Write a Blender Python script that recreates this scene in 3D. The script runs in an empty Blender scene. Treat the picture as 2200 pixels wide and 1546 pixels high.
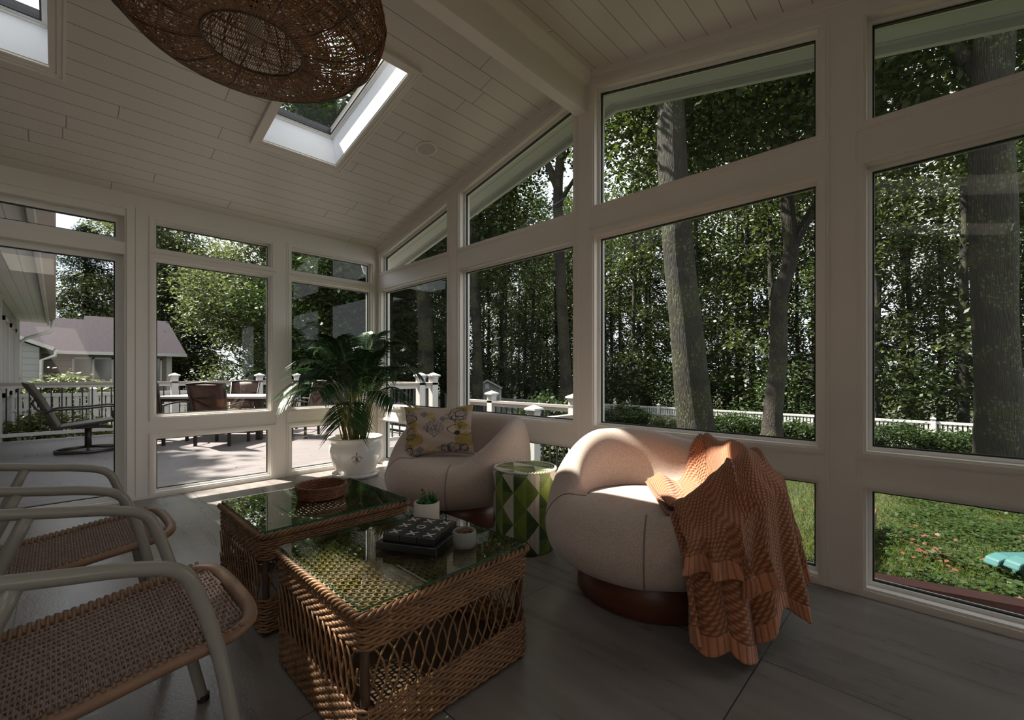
import bpy, math, random
import numpy as np
from mathutils import Vector, Matrix
random.seed(7); rng = np.random.default_rng(7)
PI = math.pi
SC = bpy.context.scene
COL = SC.collection

# ---------------------------------------------------------------- camera, world, sun, exposure
YAW = 0.8023
cam_d = bpy.data.cameras.new('camera'); cam = bpy.data.objects.new('camera', cam_d); COL.objects.link(cam)
cam.location = (0, 0, 1.0); cam.rotation_euler = (PI/2, 0, -YAW)
cam_d.sensor_width = 36; cam_d.lens = 947/2200*36; cam_d.shift_y = 30.8/2200; cam_d.clip_start = 0.02; cam_d.clip_end = 400
SC.camera = cam
SC.view_settings.view_transform = 'Standard'; SC.view_settings.look = 'None'
SC.view_settings.exposure = 1.4; SC.view_settings.gamma = 1.0; SC.view_settings.use_curve_mapping = False
SC.cycles.use_denoising = True
SC.cycles.max_bounces = 10; SC.cycles.diffuse_bounces = 5; SC.cycles.glossy_bounces = 4
SC.cycles.transparent_max_bounces = 24; SC.cycles.transmission_bounces = 6
SC.cycles.caustics_reflective = False; SC.cycles.caustics_refractive = False
SC.cycles.sample_clamp_indirect = 6.0

W = bpy.data.worlds.new('sky'); SC.world = W; W.use_nodes = True
nt = W.node_tree; nt.nodes.clear()
def wn(t): return nt.nodes.new(t)
tc = wn('ShaderNodeTexCoord'); nz = wn('ShaderNodeTexNoise'); nz.inputs['Scale'].default_value = 2.2; nz.inputs['Detail'].default_value = 6
rp = wn('ShaderNodeValToRGB'); rp.color_ramp.elements[0].position = .35; rp.color_ramp.elements[1].position = .6
rp.color_ramp.elements[0].color = (.60, .67, .78, 1); rp.color_ramp.elements[1].color = (.80, .79, .80, 1)
bg = wn('ShaderNodeBackground'); bg.inputs['Strength'].default_value = 0.85; ou = wn('ShaderNodeOutputWorld')
nt.links.new(tc.outputs['Generated'], nz.inputs['Vector']); nt.links.new(nz.outputs['Fac'], rp.inputs['Fac'])
nt.links.new(rp.outputs['Color'], bg.inputs['Color']); nt.links.new(bg.outputs[0], ou.inputs[0])

SUN = Vector((-.305, .757, 1)).normalized()
sd = bpy.data.lights.new('sun', 'SUN'); sd.energy = 8.0; sd.angle = math.radians(.8); sd.color = (1, .92, .82)
so = bpy.data.objects.new('sun', sd); COL.objects.link(so); so.location = (-3, 9, 14)
so.rotation_euler = SUN.to_track_quat('Z', 'Y').to_euler()

# ---------------------------------------------------------------- materials
MATS = {}
def newmat(name):
    m = bpy.data.materials.new(name); m.use_nodes = True; MATS[name] = m
    return m, m.node_tree, m.node_tree.nodes['Principled BSDF']
def mat(name, col, rough=.5, metal=0, noise=None, bump=None, spec=.5, col2=None, nscale=20, stretch=None, coord='Object', sheen=0):
    """noise = amount the colour wanders to col2; bump = (scale, strength)"""
    m, t, b = newmat(name)
    b.inputs['Base Color'].default_value = (*col, 1); b.inputs['Roughness'].default_value = rough
    b.inputs['Metallic'].default_value = metal; b.inputs['Specular IOR Level'].default_value = spec
    if sheen: b.inputs['Sheen Weight'].default_value = sheen
    N = t.nodes.new; L = t.links.new
    c = N('ShaderNodeTexCoord'); mp = N('ShaderNodeMapping'); L(c.outputs[coord], mp.inputs['Vector'])
    if stretch: mp.inputs['Scale'].default_value = stretch
    if noise:
        n = N('ShaderNodeTexNoise'); n.inputs['Scale'].default_value = nscale; n.inputs['Detail'].default_value = 5
        L(mp.outputs[0], n.inputs['Vector'])
        r = N('ShaderNodeMapRange'); r.inputs['From Min'].default_value = .3; r.inputs['From Max'].default_value = .7
        L(n.outputs['Fac'], r.inputs['Value'])
        x = N('ShaderNodeMix'); x.data_type = 'RGBA'; c2 = col2 or tuple(v*.6 for v in col)
        x.inputs[6].default_value = (*col, 1); x.inputs[7].default_value = (*c2, 1)
        q = N('ShaderNodeMath'); q.operation = 'MULTIPLY'; q.inputs[1].default_value = noise
        L(r.outputs[0], q.inputs[0]); L(q.outputs[0], x.inputs[0]); L(x.outputs[2], b.inputs['Base Color'])
    if bump:
        n2 = N('ShaderNodeTexNoise'); n2.inputs['Scale'].default_value = bump[0]; n2.inputs['Detail'].default_value = 4
        L(mp.outputs[0], n2.inputs['Vector'])
        bp = N('ShaderNodeBump'); bp.inputs['Strength'].default_value = bump[1]; bp.inputs['Distance'].default_value = .01
        L(n2.outputs['Fac'], bp.inputs['Height']); L(bp.outputs[0], b.inputs['Normal'])
    return m
def M_(t, op, a=None, b=None, c=None):
    n = t.nodes.new('ShaderNodeMath'); n.operation = op
    for i, v in enumerate((a, b, c)):
        if v is None: continue
        if isinstance(v, (int, float)): n.inputs[i].default_value = v
        else: t.links.new(v, n.inputs[i])
    return n.outputs[0]

mat('white_paint', (.83, .785, .735), .35, noise=.15, nscale=3, col2=(.77, .73, .68))
mat('white_vinyl', (.84, .83, .80), .3)
mat('shaft_white', (.86, .87, .90), .5)
mat('black_gasket', (.02, .02, .02), .5)
mat('off_wall', (.62, .58, .53), .7)
mat('deck_white', (.55, .54, .53), .4)
mat('deck_rail_taupe', (.30, .26, .24), .5)
mat('baluster_black', (.02, .02, .022), .4, .3)
mat('chair_bronze', (.035, .028, .024), .4, .4)
mat('mud_stone', (.25, .22, .2), .8, noise=.5)

# thin window glass: mirror by fresnel, otherwise lets light through
def glass(name, tint=(.93, .97, .95), refl=1.0, ior=1.5):
    m = bpy.data.materials.new(name); m.use_nodes = True; MATS[name] = m
    t = m.node_tree; t.nodes.clear(); N = t.nodes.new; L = t.links.new
    lw = N('ShaderNodeLayerWeight'); lw.inputs['Blend'].default_value = .5
    fr = M_(t, 'ADD', M_(t, 'MULTIPLY', M_(t, 'POWER', lw.outputs['Facing'], 5.0), .9), .05)
    g = N('ShaderNodeBsdfGlossy'); g.inputs['Roughness'].default_value = 0.0
    tr = N('ShaderNodeBsdfTransparent'); tr.inputs['Color'].default_value = (*tint, 1)
    mx = N('ShaderNodeMixShader'); o = N('ShaderNodeOutputMaterial')
    f = M_(t, 'MINIMUM', M_(t, 'MULTIPLY', fr, refl), 1.0)
    L(f, mx.inputs[0]); L(tr.outputs[0], mx.inputs[1]); L(g.outputs[0], mx.inputs[2]); L(mx.outputs[0], o.inputs[0])
    return m
glass('window_glass', (.95, .98, .96), .8)
glass('table_glass', (.90, .95, .87), 2.2)
mat('glass_edge', (.02, .12, .08), .1, spec=.8)

# leaves: diffuse + translucent
def leafmat(name, a, b, trans=.45, rough=.5, scale=1.2, gloss=.05):
    m = bpy.data.materials.new(name); m.use_nodes = True; MATS[name] = m
    t = m.node_tree; t.nodes.clear(); N = t.nodes.new; L = t.links.new
    geo = N('ShaderNodeNewGeometry'); nz = N('ShaderNodeTexNoise'); nz.inputs['Scale'].default_value = scale
    L(geo.outputs['Position'], nz.inputs['Vector'])
    s = M_(t, 'ADD', M_(t, 'MULTIPLY', geo.outputs['Random Per Island'], .6), M_(t, 'MULTIPLY', nz.outputs['Fac'], .4))
    x = N('ShaderNodeMix'); x.data_type = 'RGBA'; x.inputs[6].default_value = (*a, 1); x.inputs[7].default_value = (*b, 1)
    L(s, x.inputs[0])
    d = N('ShaderNodeBsdfDiffuse'); tr = N('ShaderNodeBsdfTranslucent'); gl = N('ShaderNodeBsdfGlossy'); gl.inputs['Roughness'].default_value = rough
    hs = N('ShaderNodeHueSaturation'); hs.inputs['Value'].default_value = 1.5; hs.inputs['Hue'].default_value = .49; L(x.outputs[2], hs.inputs['Color'])
    L(x.outputs[2], d.inputs['Color']); L(hs.outputs[0], tr.inputs['Color']); gl.inputs['Color'].default_value = (.8, .85, .8, 1)
    m1 = N('ShaderNodeMixShader'); m1.inputs[0].default_value = trans; L(d.outputs[0], m1.inputs[1]); L(tr.outputs[0], m1.inputs[2])
    m2 = N('ShaderNodeMixShader'); m2.inputs[0].default_value = gloss; L(m1.outputs[0], m2.inputs[1]); L(gl.outputs[0], m2.inputs[2])
    o = N('ShaderNodeOutputMaterial'); L(m2.outputs[0], o.inputs[0])
    return m
leafmat('leaf_forest', (.006, .013, .003), (.050, .075, .012), .5)
leafmat('leaf_bright', (.03, .045, .012), (.12, .145, .05), .4)
leafmat('leaf_conifer', (.006, .018, .008), (.018, .035, .014), .2)
leafmat('leaf_hedge', (.008, .020, .005), (.034, .058, .012), .3, .5, 1.2, .02)
leafmat('leaf_yellow', (.05, .065, .01), (.15, .16, .03), .4)
leafmat('leaf_palm', (.008, .028, .009), (.022, .06, .016), .22, .3, 3)
leafmat('leaf_succulent', (.02, .10, .03), (.06, .20, .06), .2, .4, 8)
leafmat('leaf_red', (.07, .02, .012), (.14, .05, .025), .2)
leafmat('leaf_rosette', (.16, .07, .05), (.30, .16, .11), .2)
leafmat('grass_blade', (.022, .042, .006), (.085, .11, .018), .45, .5, .8, .005)

def barkmat(name, a, b, moss=(.16, .17, .04), mossy=.5, sx=1.0):
    m, t, p = newmat(name); N = t.nodes.new; L = t.links.new
    c = N('ShaderNodeTexCoord'); mp = N('ShaderNodeMapping'); mp.inputs['Scale'].default_value = (24*sx, 24*sx, 2.0)
    L(c.outputs['Object'], mp.inputs[0])
    v = N('ShaderNodeTexVoronoi'); v.feature = 'DISTANCE_TO_EDGE'; v.inputs['Scale'].default_value = 2.2; L(mp.outputs[0], v.inputs['Vector'])
    n = N('ShaderNodeTexNoise'); n.inputs['Scale'].default_value = 3.0; n.inputs['Detail'].default_value = 7; L(mp.outputs[0], n.inputs['Vector'])
    h = M_(t, 'ADD', M_(t, 'MINIMUM', M_(t, 'MULTIPLY', v.outputs['Distance'], 3.0), 1.0), n.outputs['Fac'])
    x = N('ShaderNodeMix'); x.data_type = 'RGBA'; x.inputs[6].default_value = (*a, 1); x.inputs[7].default_value = (*b, 1)
    L(M_(t, 'MULTIPLY', h, .6), x.inputs[0])
    n2 = N('ShaderNodeTexNoise'); n2.inputs['Scale'].default_value = 1.6; L(c.outputs['Object'], n2.inputs['Vector'])
    x2 = N('ShaderNodeMix'); x2.data_type = 'RGBA'; L(x.outputs[2], x2.inputs[6]); x2.inputs[7].default_value = (*moss, 1)
    L(M_(t, 'MULTIPLY', M_(t, 'SMOOTHSTEP', n2.outputs['Fac'], .45, .65) if False else M_(t, 'MULTIPLY', M_(t, 'MAXIMUM', M_(t, 'SUBTRACT', n2.outputs['Fac'], .45), 0), 5.0), mossy), x2.inputs[0])
    v2 = N('ShaderNodeTexVoronoi'); v2.inputs['Scale'].default_value = 19; v2.inputs['Randomness'].default_value = 1; L(c.outputs['Object'], v2.inputs['Vector'])
    x3 = N('ShaderNodeMix'); x3.data_type = 'RGBA'; L(x2.outputs[2], x3.inputs[6]); x3.inputs[7].default_value = (.075, .082, .058, 1)
    L(M_(t, 'MULTIPLY', M_(t, 'LESS_THAN', M_(t, 'ADD', v2.outputs['Distance'], M_(t, 'MULTIPLY', n.outputs['Fac'], .5)), .58), M_(t, 'GREATER_THAN', n2.outputs['Fac'], .5)), x3.inputs[0])
    L(x3.outputs[2], p.inputs['Base Color']); p.inputs['Roughness'].default_value = .9
    bp = N('ShaderNodeBump'); bp.inputs['Strength'].default_value = .9; bp.inputs['Distance'].default_value = .03
    L(h, bp.inputs['Height']); L(bp.outputs[0], p.inputs['Normal'])
barkmat('bark_mossy', (.007, .006, .004), (.036, .031, .018), (.04, .042, .008), .8)
barkmat('bark_grey', (.012, .0095, .008), (.055, .043, .034), mossy=.2)
barkmat('bark_dark', (.006, .005, .004), (.022, .019, .015), mossy=.3)

# ceiling boards: grooves every board width and staggered butt joints (object space: x along boards, y up the slope)
def boardmat(name, col, bw, jl, gw=.004, dark=.35, rough=.4, axis=(0, 1), noise=0, col2=None, nstretch=(1, 20, 1), bump=.6, offs=0.0):
    m, t, p = newmat(name); N = t.nodes.new; L = t.links.new
    c = N('ShaderNodeTexCoord'); s = N('ShaderNodeSeparateXYZ'); L(c.outputs['Object'], s.inputs[0])
    X = s.outputs[axis[0]]; Y = M_(t, 'ADD', s.outputs[axis[1]], offs)
    row = M_(t, 'DIVIDE', Y, bw); fl = M_(t, 'FLOOR', row); fy = M_(t, 'FRACT', row)
    g1 = M_(t, 'LESS_THAN', fy, gw/bw)
    if jl:
        wn = N('ShaderNodeTexWhiteNoise'); wn.noise_dimensions = '1D'; L(fl, wn.inputs['W'])
        fx = M_(t, 'FRACT', M_(t, 'ADD', M_(t, 'DIVIDE', X, jl), M_(t, 'MULTIPLY', wn.outputs['Value'], 3.7)))
        g1 = M_(t, 'MAXIMUM', g1, M_(t, 'LESS_THAN', fx, gw/jl))
    x = N('ShaderNodeMix'); x.data_type = 'RGBA'; x.inputs[6].default_value = (*col, 1); x.inputs[7].default_value = (*[v*dark for v in col], 1)
    L(g1, x.inputs[0]); src = x.outputs[2]
    if noise:
        mp = N('ShaderNodeMapping'); mp.inputs['Scale'].default_value = nstretch; L(c.outputs['Object'], mp.inputs[0])
        n = N('ShaderNodeTexNoise'); n.inputs['Scale'].default_value = 2.5; n.inputs['Detail'].default_value = 6; L(mp.outputs[0], n.inputs['Vector'])
        x2 = N('ShaderNodeMix'); x2.data_type = 'RGBA'; L(src, x2.inputs[6]); x2.inputs[7].default_value = (*(col2 or col), 1)
        L(M_(t, 'MULTIPLY', n.outputs['Fac'], noise), x2.inputs[0]); src = x2.outputs[2]
    L(src, p.inputs['Base Color']); p.inputs['Roughness'].default_value = rough
    bp = N('ShaderNodeBump'); bp.inputs['Strength'].default_value = bump; bp.inputs['Distance'].default_value = .004; bp.invert = True
    L(g1, bp.inputs['Height']); L(bp.outputs[0], p.inputs['Normal'])
    return m
boardmat('ceiling_board', (.74, .70, .655), .1257, 1.9, .0045, offs=.0135)
boardmat('deck_board', (.085, .075, .082), .14, 3.6, .016, .12, .5, (0, 1), .8, (.24, .205, .20), (.7, 14, 1))
boardmat('siding', (.30, .30, .30), .2, 0, .015, .55, .6, (0, 2))
boardmat('siding_pink', (.22, .165, .155), .22, 0, .015, .6, .6, (0, 2))
boardmat('roof_shingle', (.020, .015, .022), .16, .33, .03, .4, 1.0, (0, 1), .9, (.042, .034, .043), (3, 9, 9)); MATS['roof_shingle'].node_tree.nodes['Principled BSDF'].inputs['Specular IOR Level'].default_value = .1
boardmat('siding_grey', (.35, .37, .38), .2, 0, .02, .5, .7, (1, 2))
boardmat('soffit_board', (.60, .61, .58), .12, 0, .008, .6, .5, (1, 0))

# floor tile
def floormat():
    m, t, p = newmat('floor_tile'); N = t.nodes.new; L = t.links.new
    c = N('ShaderNodeTexCoord'); s = N('ShaderNodeSeparateXYZ'); L(c.outputs['Object'], s.inputs[0])
    ry = M_(t, 'DIVIDE', M_(t, 'SUBTRACT', s.outputs[1], .445), .888); fy = M_(t, 'FRACT', ry)
    rx = M_(t, 'DIVIDE', M_(t, 'ADD', s.outputs[0], .12), .92); fx = M_(t, 'FRACT', rx)
    g = M_(t, 'MAXIMUM', M_(t, 'LESS_THAN', fy, .0045), M_(t, 'LESS_THAN', fx, .0045))
    mp = N('ShaderNodeMapping'); mp.inputs['Scale'].default_value = (7, 1, 1); L(c.outputs['Object'], mp.inputs[0])
    n = N('ShaderNodeTexNoise'); n.inputs['Scale'].default_value = 1.6; n.inputs['Detail'].default_value = 7; n.inputs['Roughness'].default_value = .55; L(mp.outputs[0], n.inputs['Vector'])
    n2 = N('ShaderNodeTexNoise'); n2.inputs['Scale'].default_value = 1.1; n2.inputs['Detail'].default_value = 3; L(c.outputs['Object'], n2.inputs['Vector'])
    r = N('ShaderNodeValToRGB'); e = r.color_ramp.elements; e[0].position = .28; e[1].position = .70
    e[0].color = (.15, .128, .118, 1); e[1].color = (.31, .278, .262, 1)
    L(M_(t, 'ADD', M_(t, 'MULTIPLY', n.outputs['Fac'], .6), M_(t, 'MULTIPLY', n2.outputs['Fac'], .4)), r.inputs[0])
    x = N('ShaderNodeMix'); x.data_type = 'RGBA'; L(r.outputs[0], x.inputs[6]); x.inputs[7].default_value = (.05, .045, .043, 1); L(g, x.inputs[0])
    L(x.outputs[2], p.inputs['Base Color'])
    L(M_(t, 'ADD', M_(t, 'MULTIPLY', n.outputs['Fac'], .25), .17), p.inputs['Roughness'])
    n3 = N('ShaderNodeTexNoise'); n3.inputs['Scale'].default_value = 90; n3.inputs['Detail'].default_value = 2; L(c.outputs['Object'], n3.inputs['Vector'])
    h = M_(t, 'SUBTRACT', n3.outputs['Fac'], M_(t, 'MULTIPLY', g, 1.5))
    bp = N('ShaderNodeBump'); bp.inputs['Strength'].default_value = .12; bp.inputs['Distance'].default_value = .006
    L(h, bp.inputs['Height']); L(bp.outputs[0], p.inputs['Normal'])
floormat()

# linen of the tub chairs
def linen():
    m, t, p = newmat('linen'); N = t.nodes.new; L = t.links.new
    c = N('ShaderNodeTexCoord')
    src = None; hs = []
    for sc in ((520, 520, 30), (30, 520, 520), (520, 30, 520)):
        mp = N('ShaderNodeMapping'); mp.inputs['Scale'].default_value = sc; L(c.outputs['Object'], mp.inputs[0])
        n = N('ShaderNodeTexNoise'); n.inputs['Scale'].default_value = 1.0; n.inputs['Detail'].default_value = 2; L(mp.outputs[0], n.inputs['Vector']); hs.append(n.outputs['Fac'])
    h = M_(t, 'DIVIDE', M_(t, 'ADD', M_(t, 'ADD', hs[0], hs[1]), hs[2]), 3.0)
    r = N('ShaderNodeValToRGB'); e = r.color_ramp.elements; e[0].position = .40; e[1].position = .60
    e[0].color = (.36, .28, .24, 1); e[1].color = (.60, .485, .42, 1); L(h, r.inputs[0])
    L(r.outputs[0], p.inputs['Base Color']); p.inputs['Roughness'].default_value = .9; p.inputs['Sheen Weight'].default_value = .25
    p.inputs['Specular IOR Level'].default_value = .2
    bp = N('ShaderNodeBump'); bp.inputs['Strength'].default_value = .25; bp.inputs['Distance'].default_value = .002
    L(h, bp.inputs['Height']); L(bp.outputs[0], p.inputs['Normal'])
linen()
mat('seam', (.22, .18, .16), .9)
mat('walnut', (.16, .05, .025), .35, noise=.7, nscale=5, col2=(.07, .025, .014), stretch=(1, 1, 8))
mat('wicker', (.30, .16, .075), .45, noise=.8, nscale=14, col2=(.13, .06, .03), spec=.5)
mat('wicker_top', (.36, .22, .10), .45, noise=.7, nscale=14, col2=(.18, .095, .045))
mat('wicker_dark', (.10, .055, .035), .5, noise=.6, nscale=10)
mat('rattan', (.34, .15, .055), .5, noise=.8, nscale=18, col2=(.17, .075, .03))
mat('basket_brown', (.16, .055, .03), .45, noise=.8, nscale=60, col2=(.30, .13, .05))
mat('chair_tube', (.31, .30, .265), .28)
mat('rope', (.30, .205, .17), .55, noise=.5, nscale=40)
mat('rope_wrap', (.27, .155, .095), .4, noise=.5, nscale=9, bump=(300, .15))
mat('rubber', (.02, .02, .02), .7)
mat('pot_white', (.80, .77, .73), .12, noise=.1, nscale=3)
mat('pot_matte', (.60, .56, .50), .6)
mat('pot_sage', (.24, .25, .22), .6)
mat('pot_mark', (.10, .09, .08), .5)
mat('soil', (.05, .03, .02), .95, noise=.5, nscale=80, bump=(120, .6))
mat('game_black', (.012, .012, .013), .35, noise=.3, nscale=30)
mat('game_white', (.62, .58, .54), .6)
mat('trim_white', (.50, .49, .48), .5)
mat('timber_red', (.13, .042, .028), .8, noise=.7, nscale=8, col2=(.06, .024, .017), bump=(30, .4))
mat('teal_plastic', (.035, .10, .10), .4)
mat('window_dark', (.05, .06, .07), .1, spec=.8)
mat('sling_brown', (.06, .035, .028), .7, noise=.6, nscale=12, col2=(.16, .075, .045))
mat('table_slab', (.35, .33, .31), .3)
mat('palm_stem', (.16, .19, .05), .5, noise=.6, nscale=10, col2=(.28, .16, .05))
mat('tag_white', (.7, .68, .66), .7)
mat('speaker_grille', (.66, .63, .59), .6, bump=(900, .4))
mat('lamp_glass', (.75, .75, .72), .4)
mat('branch_dark', (.06, .045, .035), .9)
mat('path_stone', (.5, .47, .43), .9, noise=.4)
mat('stone_lip', (.5, .5, .5), .9)

# ground
def groundmat():
    m, t, p = newmat('lawn_soil'); N = t.nodes.new; L = t.links.new
    c = N('ShaderNodeTexCoord'); n = N('ShaderNodeTexNoise'); n.inputs['Scale'].default_value = .9; n.inputs['Detail'].default_value = 8; L(c.outputs['Object'], n.inputs['Vector'])
    r = N('ShaderNodeValToRGB'); e = r.color_ramp.elements; e[0].position = .35; e[1].position = .65
    e[0].color = (.015, .024, .006, 1); e[1].color = (.04, .046, .014, 1); L(n.outputs['Fac'], r.inputs[0]); L(r.outputs[0], p.inputs['Base Color'])
    p.inputs['Roughness'].default_value = .95
groundmat()

# knit throw
def knit(name, rib):
    m, t, p = newmat(name); N = t.nodes.new; L = t.links.new
    uv = N('ShaderNodeUVMap'); s = N('ShaderNodeSeparateXYZ'); L(uv.outputs[0], s.inputs[0])
    U, V = s.outputs[0], s.outputs[1]
    if rib:
        h = M_(t, 'ABSOLUTE', M_(t, 'SINE', M_(t, 'MULTIPLY', U, 210.0)))
        n = N('ShaderNodeTexNoise'); n.inputs['Scale'].default_value = 160; L(uv.outputs[0], n.inputs['Vector'])
        h = M_(t, 'ADD', h, M_(t, 'MULTIPLY', n.outputs['Fac'], .3))
    else:
        row = M_(t, 'MULTIPLY', V, 66.0); par = M_(t, 'MODULO', M_(t, 'FLOOR', row), 2.0)
        u2 = M_(t, 'ADD', M_(t, 'MULTIPLY', U, 50.0), M_(t, 'MULTIPLY', par, .5))
        a = M_(t, 'SUBTRACT', M_(t, 'FRACT', u2), .5); b = M_(t, 'SUBTRACT', M_(t, 'FRACT', row), .5)
        b2 = M_(t, 'ADD', b, M_(t, 'MULTIPLY', a, .6))
        d = M_(t, 'SQRT', M_(t, 'ADD', M_(t, 'MULTIPLY', a, a), M_(t, 'MULTIPLY', M_(t, 'MULTIPLY', b2, b2), 1.4)))
        h = M_(t, 'SUBTRACT', 1.0, M_(t, 'MULTIPLY', d, 1.9))
    x = N('ShaderNodeMix'); x.data_type = 'RGBA'; x.inputs[6].default_value = (.25, .098, .050, 1); x.inputs[7].default_value = (.54, .235, .13, 1)
    L(M_(t, 'MINIMUM', M_(t, 'MAXIMUM', M_(t, 'MULTIPLY', h, 1.4), 0.0), 1.0), x.inputs[0])
    L(x.outputs[2], p.inputs['Base Color']); p.inputs['Roughness'].default_value = .95; p.inputs['Specular IOR Level'].default_value = .1; p.inputs['Sheen Weight'].default_value = .2
    bp = N('ShaderNodeBump'); bp.inputs['Strength'].default_value = .7; bp.inputs['Distance'].default_value = .005
    L(h, bp.inputs['Height']); L(bp.outputs[0], p.inputs['Normal'])
knit('knit', False); knit('knit_rib', True)

# printed cushion: cream with mustard blooms, charcoal scrolls, grey diamonds (own UV)
def cushionmat():
    m, t, p = newmat('cushion_print'); N = t.nodes.new; L = t.links.new
    uv = N('ShaderNodeUVMap'); s = N('ShaderNodeSeparateXYZ'); L(uv.outputs[0], s.inputs[0]); U, V = s.outputs[0], s.outputs[1]
    n = N('ShaderNodeTexNoise'); n.inputs['Scale'].default_value = 5; n.inputs['Detail'].default_value = 5; L(uv.outputs[0], n.inputs['Vector'])
    def ell(cx, cy, rx, ry, wob=.35):
        a = M_(t, 'DIVIDE', M_(t, 'SUBTRACT', U, cx), rx); b = M_(t, 'DIVIDE', M_(t, 'SUBTRACT', V, cy), ry)
        d = M_(t, 'SQRT', M_(t, 'ADD', M_(t, 'MULTIPLY', a, a), M_(t, 'MULTIPLY', b, b)))
        return M_(t, 'ADD', d, M_(t, 'MULTIPLY', M_(t, 'SUBTRACT', n.outputs['Fac'], .5), wob*4))
    def dia(cx, cy, r):
        return M_(t, 'ADD', M_(t, 'ABSOLUTE', M_(t, 'SUBTRACT', U, cx)), M_(t, 'MULTIPLY', M_(t, 'ABSOLUTE', M_(t, 'SUBTRACT', V, cy)), .85)), r
    def mix(src, col, f):
        x = N('ShaderNodeMix'); x.data_type = 'RGBA'; x.inputs[7].default_value = (*col, 1)
        if isinstance(src, tuple): x.inputs[6].default_value = (*src, 1)
        else: L(src, x.inputs[6])
        L(f, x.inputs[0]); return x.outputs[2]
    src = (.47, .375, .32)
    for e in ((.14, .30, .16, .15), (.88, .28, .17, .14), (.92, .93, .20, .10), (.10, .95, .2, .06), (.85, .55, .12, .08), (.12, .6, .08, .09)):
        src = mix(src, (.36, .25, .03), M_(t, 'MULTIPLY', M_(t, 'LESS_THAN', ell(*e), .9), .8))
    v = N('ShaderNodeTexVoronoi'); v.feature = 'DISTANCE_TO_EDGE'; v.inputs['Scale'].default_value = 28; L(uv.outputs[0], v.inputs['Vector'])
    lace = M_(t, 'LESS_THAN', v.outputs['Distance'], .10)
    a, r = dia(.44, .52, .17); src = mix(src, (.13, .13, .14), M_(t, 'MULTIPLY', M_(t, 'LESS_THAN', a, r), lace))
    for q in ((.30, .80, .065), (.56, .68, .05), (.24, .10, .07)):
        a, r = dia(*q); src = mix(src, (.24, .22, .23), M_(t, 'LESS_THAN', a, r))
    v3 = N('ShaderNodeTexVoronoi'); v3.feature = 'DISTANCE_TO_EDGE'; v3.inputs['Scale'].default_value = 17; L(n.outputs['Color'], v3.inputs['Vector'])
    v4 = N('ShaderNodeTexVoronoi'); v4.feature = 'DISTANCE_TO_EDGE'; v4.inputs['Scale'].default_value = 15; L(uv.outputs[0], v4.inputs['Vector'])
    fine = M_(t, 'MAXIMUM', M_(t, 'LESS_THAN', v3.outputs['Distance'], .05), M_(t, 'LESS_THAN', v4.outputs['Distance'], .045))
    for e in ((.78, .76, .17, .19), (.08, .74, .10, .16), (.72, .12, .22, .10), (.07, .13, .10, .11), (.10, .42, .12, .13)):
        src = mix(src, (.07, .065, .07), M_(t, 'MULTIPLY', M_(t, 'MULTIPLY', M_(t, 'LESS_THAN', ell(*e), 1.0), fine), .8))
    # scrolls: thin rings
    n2 = N('ShaderNodeTexNoise'); n2.inputs['Scale'].default_value = 7; n2.inputs['Detail'].default_value = 1; L(uv.outputs[0], n2.inputs['Vector'])
    def ring(cx, cy, R, w, k=.10):
        a = M_(t, 'SUBTRACT', U, cx); b = M_(t, 'SUBTRACT', V, cy)
        d = M_(t, 'ADD', M_(t, 'SQRT', M_(t, 'ADD', M_(t, 'MULTIPLY', a, a), M_(t, 'MULTIPLY', b, b))), M_(t, 'MULTIPLY', M_(t, 'SUBTRACT', n2.outputs['Fac'], .5), k))
        return M_(t, 'LESS_THAN', M_(t, 'ABSOLUTE', M_(t, 'SUBTRACT', d, R)), w)
    for q in ((.78, .78, .13, .006), (.80, .78, .08, .005), (.74, .72, .05, .006), (.72, .47, .09, .006), (.90, .45, .10, .006), (.10, .72, .09, .006), (.08, .42, .10, .006), (.72, .12, .09, .006), (.60, .10, .06, .005), (.86, .12, .06, .006), (.08, .10, .06, .007)):
        src = mix(src, (.05, .05, .06), ring(*q))
    for q in ((.40, .74, .05, .008), (.42, .68, .035, .008), (.37, .80, .03, .008), (.86, .56, .09, .008), (.15, .55, .08, .008), (.40, .10, .05, .008)):
        src = mix(src, (.50, .33, .03), ring(*q, .14))
    src = mix(src, (.03, .03, .045), M_(t, 'LESS_THAN', ell(.76, .40, .05, .045, .6), .9))
    L(src, p.inputs['Base Color']); p.inputs['Roughness'].default_value = .9
cushionmat()

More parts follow.
